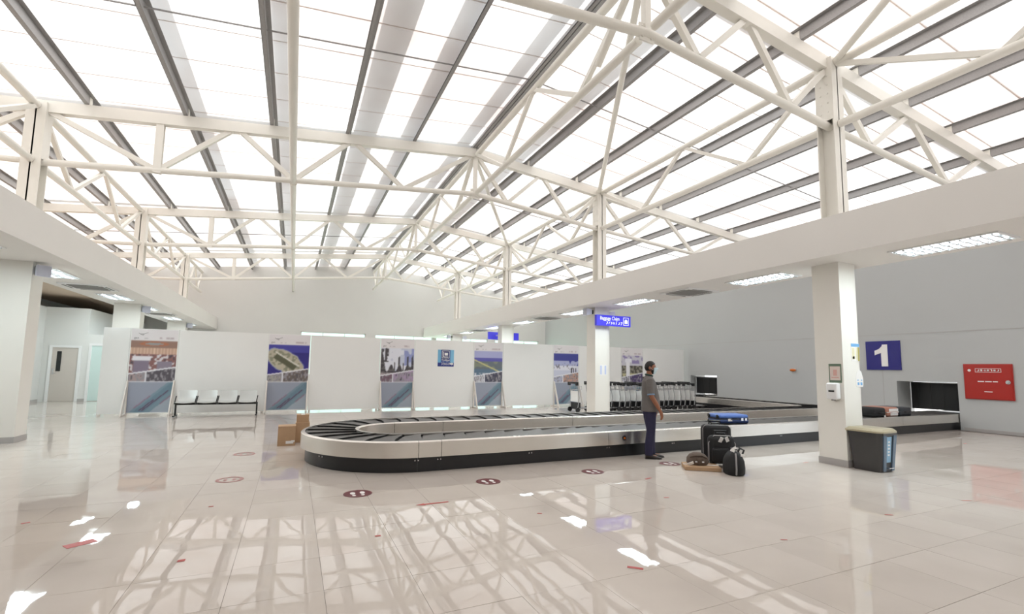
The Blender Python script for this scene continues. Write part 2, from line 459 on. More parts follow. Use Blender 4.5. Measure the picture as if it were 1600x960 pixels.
def wall_back():
    mb = MB(); y0, y1, z1 = YB - 0.2, YB, 2.7
    xs = [XLW] + [q for w in BW for q in w] + [XW]
    for a, b in zip(xs[0::2], xs[1::2]): mb.box(a, b, y0, y1, 0, z1)
    poly = [(XLW, z1), (XW, z1), (XW, zsheet(XW)), (XRIDGE, zsheet(XRIDGE)), (XLW, zsheet(XLW))]
    vs = [(p[0], y0, p[1]) for p in poly] + [(p[0], y1, p[1]) for p in poly]; n = 5
    mb.add(vs, [tuple(range(n)), tuple(range(2*n-1, n-1, -1))] + [(i, n+i, n+(i+1)%n, (i+1)%n) for i in range(n)])
    return struct(mb.obj('wall_back', M_WALL))
wall_back()
for i, (a, b) in enumerate(BW):
    w = sgroup('window_%d' % (i + 5)); f = MB()
    for (p, q, u, v) in ((a, b, 0, .06), (a, b, 2.64, 2.7), (a, a+.05, 0, 2.7), (b-.05, b, 0, 2.7), ((a+b)/2-.03, (a+b)/2+.03, 0, 2.7)): f.box(p, q, YB-.13, YB-.06, u, v)
    f.obj('window_frame', M_WHITE, w)
    MB().box(a, (a+b)/2, YB-.098, YB-.093, 0, 2.7).obj('window_pane', M_CLEAR, w); MB().box((a+b)/2, b, YB-.098, YB-.093, 0, 2.7).obj('window_pane', M_CLEAR, w)
w = sgroup('window_7'); f = MB()
for (p, q, u, v) in ((-.8, 2.6, 0, .06), (-.8, 2.6, 2.64, 2.7), (-.8, -.75, 0, 2.7), (2.55, 2.6, 0, 2.7), (.87, .93, 0, 2.7)): f.box(XW+.1, XW+.17, p, q, u, v)
f.obj('window_frame', M_WHITE, w)
for a, b in ((-.8, .9), (.9, 2.6)): MB().box(XW+.133, XW+.138, a, b, 0, 2.7).obj('window_pane', M_CLEAR, w)
struct(MB().box(XLW - 0.2, XLW, YB, YF, 0, zsheet(XLW)).obj('wall_left', M_WALL))
# corridor walls on the left
struct(MB().box(-8.5, -8.4, YB, 23.15, 0, 3.5).obj('wall_corridor', M_WALL))
fw = MB()
fw.box(-8.4, -8.16, 23, 23.15, 0, 3.5).box(-8.16, -7.31, 23, 23.15, 2.04, 3.5).box(-7.31, -7.13, 23, 23.15, 0, 3.5)
fw.box(-7.13, -7.06, 23, 23.15, 0, 2.52).box(-7.06, -6.1, 23, 23.15, 2.18, 2.52).box(-6.1, -5.4, 23, 23.15, 0, 2.52)
struct(fw.obj('wall_front', M_WALL))
struct(MB().box(-7.23, -7.13, 23.15, YF, 0, 3.5).box(-7.13, -5.4, 23.15, YF, 2.42, 2.52).obj('wall_side', M_WALL))
struct(MB().box(-8.4, -8.385, YB, 23, 0, 0.1).box(-7.31, -7.06, 22.985, 23, 0, 0.1).obj('baseboard_left', M_PLINTH))
d1 = sgroup('door_1')
MB().box(-8.2, -8.11, 22.97, 22.999, 0, 2.08).box(-7.36, -7.27, 22.97, 22.999, 0, 2.08).box(-8.11, -7.36, 22.97, 23.05, 2.0, 2.08).obj('door_frame', M_WHITE, d1)
MB().box(-8.11, -7.36, 23.0, 23.045, 0.005, 2.0).obj('door_leaf', M_DOORP, d1)
MB().box(-7.97, -7.84, 22.992, 23.02, 1.12, 1.86).obj('dark_glass_pane', M_DARKGL, d1)
MB().tube([(-8.05, 22.99, 1.05), (-8.05, 22.94, 1.05), (-7.95, 22.94, 1.05)], 0.012).box(-8.075, -8.025, 22.985, 23.0, 1.0, 1.22).obj('door_handle', M_CHROME, d1, smooth=True)
nest(d1, {'door_handle': 'door_leaf', 'dark_glass_pane': 'door_leaf'})
d2 = sgroup('door_2')
MB().box(-7.06, -6.98, 22.97, 22.999, 0, 2.18).box(-6.18, -6.1, 22.97, 22.999, 0, 2.18).box(-6.98, -6.18, 22.97, 23.05, 2.1, 2.18).obj('door_frame', M_WHITE, d2)
MB().box(-6.98, -6.18, 23.0, 23.03, 0.02, 2.1).obj('frosted_pane', M_FROST, d2)

# ------------------------------------------------------------------ bulkheads over the column rows (beams with soffits)
def bulkhead(name, xa, xb, y1):
    struct(MB().box(xa, xb, YB, y1, ZFB, ZFT).obj(name, M_FASCIA))
bulkhead('trim_1', 7.64, 9.05, YF - 0.02)
bulkhead('trim_2', -5.5, -3.933, YF - 0.02)
struct(MB().box(XLW, -5.5, YB, YF, 3.95, 4.0).obj('ceiling_side', M_BROWN))

# ------------------------------------------------------------------ roof: sheets, purlins, rods (parts of the ceiling)
ceiling = sgroup('ceiling')
def sheet_mesh(xa, xb):
    mb = MB(); n = 8
    za, zb = zsheet(xa), zsheet(xb)
    ys = [0, 0.04, 0.06, 1.02, 1.04, 1.075]; dz = [0.014, 0.014, 0.0, 0.0, 0.018, 0.018]
    vs = [];
    for yy, d in zip(ys, dz): vs += [(xa, yy, za + d), (xb, yy, zb + d)]
    fs = [(2*i, 2*i+1, 2*i+3, 2*i+2) for i in range(5)]
    mb.add(vs, fs); return mb.mesh('roof_sheet', M_SHEET)
smL, smR = sheet_mesh(XLW - 0.1, XRIDGE + 0.02), sheet_mesh(XRIDGE - 0.02, XW + 0.9)
y = 7.95 - 1.035 * 11
M_SEAM = mat('seam_sealant', rgb(222, 208, 200), 0.6)
smsL = MB().bar((XLW, 1.055, zsheet(XLW) + .008), (XRIDGE, 1.055, zsheet(XRIDGE) + .008), 0.009, 0.006).mesh('seam_strip', M_SEAM)
smsR = MB().bar((XRIDGE, 1.055, zsheet(XRIDGE) + .008), (XW, 1.055, zsheet(XW) + .008), 0.009, 0.006).mesh('seam_strip', M_SEAM)
while y < YF + 0.2:
    for me, ms in ((smL, smsL), (smR, smsR)):
        o = link('roof_sheet', me, ceiling, (0, y, 0))
        if y + 1.06 < YF: link('seam_strip', ms, o)
    y += 1.035
PX = [XRIDGE - 0.03 - 1.667 * i for i in range(9)] + [XRIDGE + 1.667 * i for i in range(1, 8)]
for px in PX:
    if px < XLW + 0.1: continue
    zb = zchord(px) + 0.128; zt = zsheet(px) - 0.006
    s = 1 if px <= XRIDGE else -1
    mb = MB(); a, b = YB, YF - 0.005; t = 0.008; h = zt - zb; wd = 0.075
    mb.box(px - t/2, px + t/2, a, b, zb, zt)
    mb.box(min(px, px - s*wd), max(px, px - s*wd), a, b, zb, zb + t); mb.box(min(px, px + s*wd), max(px, px + s*wd), a, b, zt - t, zt)
    xx = px - s*wd; mb.box(min(xx, xx + s*t), max(xx, xx + s*t), a, b, zb, zb + 0.022)
    if abs(px - XRIDGE) < 0.1: mb.box(px + 0.10, px + 0.108, a, b, zb, zt).box(px + 0.02, px + 0.108, a, b, zb, zb + t)
    p = mb.obj('purlin', M_GALV, ceiling)
    for yy in ROWS: MB().box(px + s*0.004, px + s*0.014, yy - 0.06, yy + 0.06, zb, zt - 0.02).obj('cleat', M_STEEL, p)
for yy in (8.55, 15.55, 22.55, 1.6):
    for a, b in ((XLW, XRIDGE), (XRIDGE, XW)):
        MB().tube([(a, yy, zchord(a) + 0.2), (b, yy, zchord(b) + 0.2)], 0.016, 6).obj('sag_rod', M_GALV, ceiling)
# unseen battens added above the translucent sheets to cast shadow bands on them
BAT = [(-2.30, -2.05), (-0.62, -0.28), (1.1, 1.66), (2.28, 2.64), (3.84, 4.2), (5.55, 5.88)]
for a, b in BAT:
    xm = (a + b) / 2
    MB().box(a, b, YB, YF, zsheet(xm) + 0.30, zsheet(xm) + 0.34).obj('shadow_batten', M_SHADOWBAT, ceiling)
for yy in ROWS:
    for a, b in ((XLW, XRIDGE), (XRIDGE, XW)):
        MB().bar((a, yy + 0.38, zsheet(a) + 0.28), (b, yy + 0.38, zsheet(b) + 0.28), 0.26, 0.04).obj('shadow_batten', M_SHADOWBAT, ceiling)

# ------------------------------------------------------------------ trusses
TL = ['first roof truss, of white steel, crossing just above the pillar with the bin',
      'second roof truss, of white steel, above the pillar with the Baggage Claim sign',
      'third roof truss, of white steel, over the display panels',
      'fourth roof truss, of white steel, closest to the far gable wall']
def truss(k):
    Y = ROWS[k]
    t = thing('roof_truss', TL[k], 'truss', (0, Y, 0), group='white roof trusses')
    def P(x, lower=False): return (x, 0, zlow(x) if lower else zchord(x))
    # upper chord: two slopes reaching the outer walls
    MB().bar(P(XLW + 0.05), P(XRIDGE), 0.16, 0.235).obj('top_chord', M_STEEL, t)
    MB().bar(P(XRIDGE), P(XW - 0.05), 0.16, 0.235).obj('top_chord', M_STEEL, t)
    dl = (ZLL - ZDL) / (XL - XRIDGE)
    MB().tube([P(XL, 1), P(XRIDGE, 1)], 0.068, 10).obj('bottom_chord', M_STEEL, t, smooth=True)
    MB().tube([P(XRIDGE, 1), P(XR, 1)], 0.068, 10).obj('bottom_chord', M_STEEL, t, smooth=True)
    rx2 = XW - 0.03; MB().tube([(XR, 0, ZRL), (rx2, 0, ZRL - 0.082 * (rx2 - XR))], 0.06, 10).obj('bottom_chord', M_STEEL, t, smooth=True)
    lx2 = XLW + 0.2; MB().tube([(XL, 0, ZLL), (lx2, 0, ZLL - 0.05 * (XL - lx2))], 0.06, 10).obj('bottom_chord', M_STEEL, t, smooth=True)
    def web(a, b, r=0.05): MB().bar(a, b, 2*r*0.85, 2*r).obj('web_member', M_STEEL, t)
    q, u1, u2, tl = -2.85, -1.45, 1.05, 2.35
    web(P(XL), P(q, 1)); 
    MB().box(q - 0.07, q + 0.07, -0.06, -0.045, zlow(q) - 0.06, zchord(q) - 0.05).box(q - 0.07, q + 0.07, 0.045, 0.06, zlow(q) - 0.06, zchord(q) - 0.05).box(q - 0.01, q + 0.01, -0.05, 0.05, zlow(q), zchord(q) - 0.05).obj('post', M_STEEL, t)
    web(P(q, 1), P(u1)); web(P(u1), P(XMID, 1)); web(P(XMID, 1), P(u2)); web(P(u2), P(tl, 1)); web(P(tl, 1), P(XRIDGE))
    MB().bar(P(XRIDGE), P(XRIDGE, 1), 0.1, 0.1).obj('post', M_STEEL, t)
    a, c, b = 5.3, 6.4, 7.4
    web(P(XRIDGE), P(a, 1)); web(P(a, 1), P(c)); web(P(c), P(b, 1)); web(P(b, 1), P(XR))
    def R2(x): return (x, 0, ZRL - 0.082 * (x - XR))
    web(P(XR), R2(9.65)); web(R2(9.65), P(11.06)); web(P(11.06), R2(12.4)); web(R2(12.4), P(14.0))
    web(P(XL), (-6.3, 0, ZLL - 0.075)); web((-6.3, 0, ZLL - 0.075), P(-7.6))
    # node plates with bolts
    for (x, z) in ((XRIDGE, ZDL), (XRIDGE, ZDU - 0.05)):
        pl = MB().box(x - 0.13, x + 0.13, -0.012, 0.012, z - 0.13, z + 0.13)
        for sx in (-.08, .08):
            for sz in (-.08, .08): pl.tube([(x + sx, -0.03, z + sz), (x + sx, 0.03, z + sz)], 0.014, 6)
        pl.obj('gusset_plate', M_STEEL, t)
    return t
for k in range(4): truss(k)

# posts standing on the bulkheads
SIDE = {'R': 'right', 'L': 'left'}
COLN = ['the pillar with the trash bin', 'the pillar with the Baggage Claim sign', 'the third pillar of the carousel side', 'the fourth pillar of the carousel side']
LCOLN = [None, 'the big bare column by the corridor', 'the second column on the corridor side', 'the third column on the corridor side']
def post(x, y, zt, label):
    t = thing('steel_post', label, 'post', (x, y, ZFT), group='white posts on the bulkheads')
    h = zt - ZFT + 0.08; w = 0.15
    MB().box(-w, w, -w, -w + 0.02, 0, h).box(-w, w, w - 0.02, w, 0, h).box(-0.012, 0.012, -w, w, 0, h).obj('post_shaft', M_STEEL, t)
    MB().box(-w, -w + 0.02, -w + 0.02, w - 0.02, h - 1.15, h).box(w - 0.02, w, -w + 0.02, w - 0.02, h - 1.15, h).obj('splice_plate', M_STEEL, t)
    b = MB()
    for i in range(6): b.tube([(-w - 0.012, -0.06, h - 0.15 - i*0.17), (-w + 0.01, -0.06, h - 0.15 - i*0.17)], 0.016, 6).tube([(-w - 0.012, 0.06, h - 0.15 - i*0.17), (-w + 0.01, 0.06, h - 0.15 - i*0.17)], 0.016, 6)
    b.obj('bolt_row', M_STEEL, t)
    MB().box(-0.2, 0.2, -0.2, 0.2, 0, 0.02).obj('base_plate', M_STEEL, t)
for k in range(4):
    post(XR, ROWS[k], ZRU, 'white steel roof post on the bulkhead above ' + COLN[k])
    if k: post(XL, ROWS[k], ZLU, 'white steel roof post on the bulkhead above ' + LCOLN[k])

# longitudinal girders, one per bay
def girder(x, ya, yb, zu, zl, label, name='roof_girder', full=True):
    t = thing(name, label, 'girder', (x, ya, 0), group='white lattice girders along the hall')
    L = yb - ya; e = 0.16
    MB().tube([(0, e, zu - 0.02), (0, L - e, zu - 0.02)], 0.075, 10).obj('top_chord', M_STEEL, t, smooth=True)
    MB().tube([(0, e, zl), (0, L - e, zl)], 0.068, 10).obj('bottom_chord', M_STEEL, t, smooth=True)
    if full: pts = [(0.1, zu), (L*0.245, zl), (L*0.5, zu), (L*0.715, zl), (L - 0.1, zu)]
    else: pts = [(0.1, zu), (L*0.27, zl), (L*0.5, zu), (L*0.73, zl), (L - 0.1, zu)]
    for (a, za), (b, zb) in zip(pts[:-1], pts[1:]):
        MB().bar((0, a, za), (0, b, zb), 0.08, 0.08).obj('web_member', M_STEEL, t)
BAYS = [(YB, ROWS[0]), (ROWS[0], ROWS[1]), (ROWS[1], ROWS[2]), (ROWS[2], ROWS[3])]
BN = ['ending at the first truss', 'between the first and second trusses', 'between the second and third trusses', 'between the third and fourth trusses']
for i, (a, b) in enumerate(BAYS):
    a2 = a + 0.05 if i == 0 else a
    girder(XR, a2, b, ZRU, ZRL, 'lattice girder over the carousel pillars, ' + BN[i])
    girder(XL, a2, b, ZLU, ZLL, 'lattice girder over the corridor columns, ' + BN[i])
    girder(XRIDGE, a2, b, ZDU - 0.06, ZDL, 'lattice girder under the roof ridge, ' + BN[i])
girder(XR, ROWS[3], YF - 0.01, ZRU, ZRL, 'lattice girder over the pillar row, from the fourth truss to the far wall')
girder(XL, ROWS[3], YF - 0.01, ZLU, ZLL, 'lattice girder over the corridor columns, from the fourth truss to the far wall')
girder(XRIDGE, ROWS[3], YF - 0.01, ZDU - 0.06, ZDL, 'lattice girder under the ridge, from the fourth truss to the far wall')
tt = thing('tie_tube', 'long straight white tube running the whole hall length under the trusses', 'tube', (XMID, 0, zlow(XMID)))
cuts = [YB] + ROWS + [YF - 0.01]
for a, b in zip(cuts[:-1], cuts[1:]): MB().tube([(0, a, 0), (0, b, 0)], 0.07, 12).obj('tube_length', M_STEEL, tt, smooth=True)
for yy in ROWS: MB().tube([(0, yy + 0.12, 0), (0, yy + 0.2, 0)], 0.085, 12).obj('tube_collar', M_STEEL, tt, smooth=True)
def brace(a, b, label):
    t = MB().tube([a, b], 0.06, 10).obj('roof_brace', M_STEEL, smooth=True); tag(t, label, 'brace', 'slanting roof braces')
brace((XRIDGE, -2.07 + 0.0, ZDU - 0.1), (XR, ROWS[0] - 0.1, ZRU), 'slanting white brace tube rising from the first post towards the ridge')
for k in range(3):
    nm = ('first', 'second', 'third', 'fourth')
    z0 = ZDL - 0.1 if k == 0 else ZDU - 0.12
    brace((XRIDGE + 0.05, ROWS[k] + 0.1, ZDU - 0.12), (XR - 0.08, ROWS[k+1] - 0.1, ZRU), 'slanting brace tube from the ridge at the %s truss to the %s truss' % (nm[k], nm[k+1]))
    brace((XRIDGE - 0.05, ROWS[k] + 0.1, ZDU - 0.12), (XRIDGE - 0.06, ROWS[k] + 1.1, ZDL + 0.15), 'short knee brace under the ridge beside the %s truss' % nm[k])

# ------------------------------------------------------------------ columns
def column(x0, x1, y0, label, right=True):
    t = thing('column', label, 'pillar', (x0, y0, 0), group='white pillars in two rows')
    w = x1 - x0; dpt = 0.45; r = 0.3
    def outline(e):
        pts = []
        if right:   # rounded on the outer side
            pts = [(-e, -e), (w - r, -e)] + [(w - r + (r + e) * math.sin(a), r - (r + e) * math.cos(a)) for a in [math.pi/2*i/8 for i in range(1, 9)]] + [(w + e, dpt + e), (-e, dpt + e)]
        else:
            pts = [(-e, -e), (w + e, -e), (w + e, dpt + e), (-e, dpt + e)]
        return pts
    MB().prism(outline(0), 0, ZFB).obj('shaft', M_COL, t, smooth=True)
    MB().prism(outline(0.012), 0, 0.11).obj('plinth', M_PLINTH, t, smooth=True)
    return t
for k in range(4):
    column(8.196, 8.87, ROWS[k] - 0.178, ['white square pillar with the dark trash bin at its foot', 'white pillar carrying the Baggage Claim sign', 'white pillar behind the display panels, third along the carousel side', 'white pillar by the far windows, fourth along the carousel side'][k])
for k in (1, 2, 3):
    column(-5.27, -4.57, ROWS[k] - 0.2, ['', 'big bare white column beside the corridor with the door', 'white column behind the end display panel, second on the corridor side', 'white column by the far wall, third on the corridor side'][k], right=False)

# ------------------------------------------------------------------ ceiling lights, cassettes, small fixtures on the bulkheads
def make_light():
    t = thing('ceiling_light', '', 'light', group='recessed tube lights in the soffits')
    f = MB()
    for a in ((-.31,.31,-.63,-.60),(-.31,.31,.60,.63),(-.31,-.28,-.6,.6),(.28,.31,-.6,.6)): f.box(*a, -0.02, 0.0)
    f.obj('frame', M_WHITE, t)
    MB().box(-.28, .28, -.6, .6, -0.004, -0.001).obj('reflector', M_REFL, t)
    for xx in (-.14, .14): MB().tube([(xx, -.57, -0.013), (xx, .57, -0.013)], 0.008, 8).obj('lamp_tube', M_LAMP, t, smooth=True)
    lv = MB()
    for i in range(11):
        yy = -.55 + i * .11
        lv.add([(-.28, yy - .012, -.034), (.28, yy - .012, -.034), (.28, yy + .012, -.034), (-.28, yy + .012, -.034), (-.28, yy, -.012), (.28, yy, -.012)], [(0,1,2,3),(0,4,5,1),(3,2,5,4)])
    lv.box(-.004, .004, -.6, .6, -.034, -.006)
    lv.obj('louvre', M_REFL, t)
    pl = bpy.data.lights.new('tube_light', 'AREA'); pl.shape = 'RECTANGLE'; pl.size = 0.5; pl.size_y = 1.1; pl.energy = 50; pl.color = (0.84, 0.97, 1.0)
    lo = bpy.data.objects.new('tube_light', pl); COL.objects.link(lo); lo.parent = t; lo.location = (0, 0, -0.05)
    return t
LT = [(8.45, y, s) for y, s in ((3.4, 0), (6.4, 1), (10.25, 2), (13.25, 3), (17.2, 4), (20.3, 5), (24.2, 6), (27.3, 7))] + [(-4.74, y, s) for y, s in ((9.9, 8), (13.05, 9), (17.0, 10), (20.0, 11), (24.0, 12), (27.2, 13))]
LT += [(-7.2, 11.6, 14), (-6.2, 21.4, 15)]  # two unseen fixtures added to brighten the corridor walls
LLAB = ['louvred tube light in the soffit, first on the carousel side, before the bin pillar', 'louvred tube light in the soffit, second on the carousel side, just past the bin pillar',
        'louvred tube light in the soffit just before the Baggage Claim pillar', 'louvred tube light in the soffit just past the Baggage Claim pillar',
        'louvred tube light in the soffit above the panel row, before the third pillar', 'louvred tube light in the soffit just past the third pillar',
        'louvred tube light in the soffit before the fourth pillar', 'louvred tube light in the soffit near the far windows, last on the carousel side',
        'louvred tube light in the corridor soffit before the big bare column', 'louvred tube light in the corridor soffit just past the big bare column',
        'louvred tube light in the corridor soffit past the ceiling cassette', 'louvred tube light in the corridor soffit past the second column',
        'louvred tube light in the corridor soffit before the third column', 'louvred tube light in the corridor soffit nearest the far wall', 'added tube light on the brown corridor ceiling, by the big bare column', 'added tube light on the brown corridor ceiling, above the grey door']
L0 = make_light()
for i, (x, y, s) in enumerate(LT):
    if i == 0: L0.location = (x, y, ZFB); L0['label'] = LLAB[0]
    else: dup(L0, (x, y, ZFB if s < 14 else 3.95), label=LLAB[s])
def make_ac():
    t = thing('air_cassette', '', 'air conditioner', group='square air cassettes in the soffits')
    f = MB()
    for a in ((-.47,.47,-.47,-.36),(-.47,.47,.36,.47),(-.47,-.36,-.36,.36),(.36,.47,-.36,.36)): f.box(*a, -0.03, 0)
    f.obj('fascia_frame', M_WHITE, t)
    gmb = MB().box(-.36, .36, -.36, .36, -0.02, 0)
    for i in range(12): gmb.box(-.35, .35, -.35 + i*.06, -.33 + i*.06, -.03, -.02)
    gmb.obj('grille', M_ACGREY, t)
    for a in ((-.3,.3,-.435,-.395),(-.3,.3,.395,.435),(-.435,-.395,-.3,.3),(.395,.435,-.3,.3)):
        MB().box(*a, -0.034, -0.02).obj('louvre_flap', M_BLACK, t)
    return t
A0 = make_ac()
for i, (x, y, lb) in enumerate([(8.42, 8.3, 'square air conditioning cassette in the soffit past the bin pillar'), (8.42, 15.2, 'square air conditioning cassette in the soffit past the Baggage Claim pillar'), (8.42, 22.3, 'square air conditioning cassette in the soffit past the third pillar'),
                               (-4.74, 15.05, 'square air conditioning cassette in the corridor soffit past the big bare column'), (-4.74, 22.0, 'square air conditioning cassette in the corridor soffit past the second column')]):
    if i == 0: A0.location = (x, y, ZFB); A0['label'] = lb
    else: dup(A0, (x, y, ZFB), label=lb)

def make_speaker():
    t = thing('wall_speaker', '', 'speaker', group='pale box fixtures high on the columns')
    MB().box(-0.02, 0.0, -.05, .05, -.06, .06).tube([(0, 0, 0), (0.09, 0, 0)], 0.025, 8).obj('bracket', M_BLACK, t)
    b = MB(); b.add([(0.06,-.07,-.07),(0.06,.07,-.07),(0.06,.07,.07),(0.06,-.07,.07),(0.26,-.11,-.12),(0.26,.11,-.12),(0.26,.11,.1),(0.26,-.11,.1)],
                    [(0,1,2,3),(7,6,5,4),(0,4,5,1),(1,5,6,2),(2,6,7,3),(3,7,4,0)])
    b.obj('housing', M_SPKR, t)
    MB().box(0.255, 0.275, -.1, .1, -.11, .09).obj('front_grille', mat('pale_grille', rgb(200, 203, 218), .5), t)
    return t
S0 = make_speaker()
sp = [((-4.57, 12.0, 3.22), -0.9, 'pale box fixture on a bracket high on the big bare column'), ((8.19, 11.95, 3.24), math.pi, 'pale box fixture high on the Baggage Claim pillar, on the ridge side'),
      ((8.875, 12.2, 3.24), 0.0, 'pale box fixture high on the Baggage Claim pillar, on the wall side'), ((-4.57, 19.0, 3.22), -0.9, 'pale box fixture high on the second corridor column'),
      ((8.19, 26.05, 3.22), math.pi, 'pale box fixture high on the fourth pillar, on the ridge side'), ((8.875, 26.3, 3.22), 0.0, 'pale box fixture high on the fourth pillar, on the wall side'), ((-4.57, 26.1, 3.22), -0.9, 'pale box fixture high on the third corridor column')]
for i, (l, r, lb) in enumerate(sp):
    if i == 0: S0.location = l; S0.rotation_euler = (0, 0, r); S0['label'] = lb
    else: dup(S0, l, r, lb)

# ------------------------------------------------------------------ signs
def stroke(parent, name, polys, w, m, mtx):
    mb = MB()
    for poly in polys:
        for a, b in zip(poly[:-1], poly[1:]): mb.bar((a[0], a[1], 0), (b[0], b[1], 0), w, 0.002)
    mb.xf(mtx); return mb.obj(name, m, parent)
THAANA = [[(0,.0),(.05,.07),(.02,.12)], [(.09,.02),(.13,.10)], [(.1,.14),(.14,.15)], [(.18,0),(.2,.08),(.16,.1)], [(.26,.1),(.24,.03),(.3,.02),(.3,.09)], [(.36,0),(.38,.1)], [(.37,.14),(.41,.15)], [(.44,.02),(.5,.03),(.48,.1)], [(.55,0),(.6,.1),(.54,.09)]]
bc = thing('hanging_sign', 'blue lit sign reading Baggage Claim, fixed across the second carousel-side pillar', 'sign', (8.715, 11.58, 2.81))
MB().box(-.625, .625, 0, .1, 0, .32).obj('lightbox', M_SIGNL, bc)
put_text('lettering', 'Baggage Claim', 0.15, M_SIGNW, bc, face_matrix((-0.15, -0.002, 0.225), (1,0,0), (0,0,1)), 0.82)
stroke(bc, 'thaana_lettering', THAANA, 0.018, M_SIGNW, face_matrix((-0.28, -0.003, 0.045), (1,0,0), (0,0,1)) @ Matrix.Diagonal((0.98, 0.8, 1, 1)))
ic = MB()
for a in ((.35,.55,.04,.055),(.35,.55,.265,.28),(.35,.365,.04,.28),(.535,.55,.04,.28),(.395,.505,.09,.19),(.42,.48,.19,.205),(.42,.432,.19,.22),(.468,.48,.19,.22),(.42,.48,.21,.222)): ic.box(a[0], a[1], -.004, 0, a[2], a[3])
ic.obj('suitcase_icon', M_SIGNW, bc)
MB().box(-.5, -.45, .1, .237, .1, .2).box(.1, .15, .1, .237, .1, .2).obj('bracket', M_SPKR, bc)
nest(bc, {'lettering': 'lightbox', 'thaana_lettering': 'lightbox', 'suitcase_icon': 'lightbox'})
fs = tag(MB().box(-.75, .75, 0, .1, 0, .33).obj('hanging_sign', M_SIGNL, loc=(8.62, 19.6, 2.77)), 'plain blue sign panel behind the third pillar', 'sign')
MB().box(-.4, -.35, -.45, 0, .15, .2).box(.0, .05, -.45, 0, .15, .2).obj('bracket', M_SPKR, fs)

n1 = thing('number_sign', 'square dark blue wall sign with a white number 1', 'sign', (XW, 8.56, 2.08))
MB().box(-.03, 0, -.475, .475, -.45, .45).obj('sign_panel', M_SIGNB, n1)
d = [(-.04,-.34),(.14,-.34),(.14,.34),(.0,.34),(-.02,.28),(-.1,.2),(-.22,.15),(-.22,.01),(-.04,.08)]
me = MB().prism(d, 0, 0.006); me.xf(face_matrix((-0.036, 0, 0), (0,-1,0), (0,0,1))); me.obj('number', M_PRINTW, n1)
nest(n1, {'number': 'sign_panel'})

rc = thing('fire_cabinet', 'red metal wall cabinet door with white lettering and round lock', 'cabinet', (XW, 6.13, 1.34))
MB().box(-.04, 0, -.49, .49, -.47, .47).obj('cabinet_frame', M_RED, rc)
rbox(-.055, -.03, -.475, .475, -.455, .455, 0.01, 2).obj('door', M_RED, rc)
mk = MB()
for a in ((-.28,.24,.25,.26),(-.28,.24,.345,.355),(-.28,-.27,.25,.355),(.23,.24,.25,.355)): mk.box(-.058, -.055, a[0], a[1], a[2], a[3])
for i in range(7):
    yy = -.24 + i*.066; mk.box(-.058, -.055, yy, yy + .02 + .02*(i % 2), .28, .325); mk.box(-.058, -.055, yy, yy + .045, .28 + .02*(i % 3), .29 + .02*(i % 3))
for a, b in ((-.2,-.1),(-.08,.05),(.07,.2)): mk.box(-.058, -.055, a, b, -.005, .02)
mk.box(-.058, -.055, -.08, .08, -.27, -.25)
mk.obj('lettering', M_PRINTW, rc)
mm = MB().disc((0, 0), .035, 0, .004, 14); mm.xf(face_matrix((-.055, .36, .3), (0,-1,0), (0,0,1))); mm.obj('emblem', M_PRINTW, rc)
mm = MB().disc((0, 0), .05, 0, .02, 18).disc((0, 0), .025, .02, .04, 12); mm.xf(face_matrix((-.055, -.4, 0.0), (0,-1,0), (0,0,1))); mm.obj('round_lock', M_CHROME, rc)
nest(rc, {'lettering': 'door', 'emblem': 'door', 'round_lock': 'door'})
bk = thing('alarm_beacon', 'small orange beacon on the right wall between the two belt openings', 'beacon', (XW, 11.5, 1.59))
MB().box(-.03, 0, -.07, .07, -.05, .05).obj('base', M_WHITE, bk); MB().ball((-.06, 0, 0), .05, .12, .05).obj('lens', M_ORANGE, bk, smooth=True)

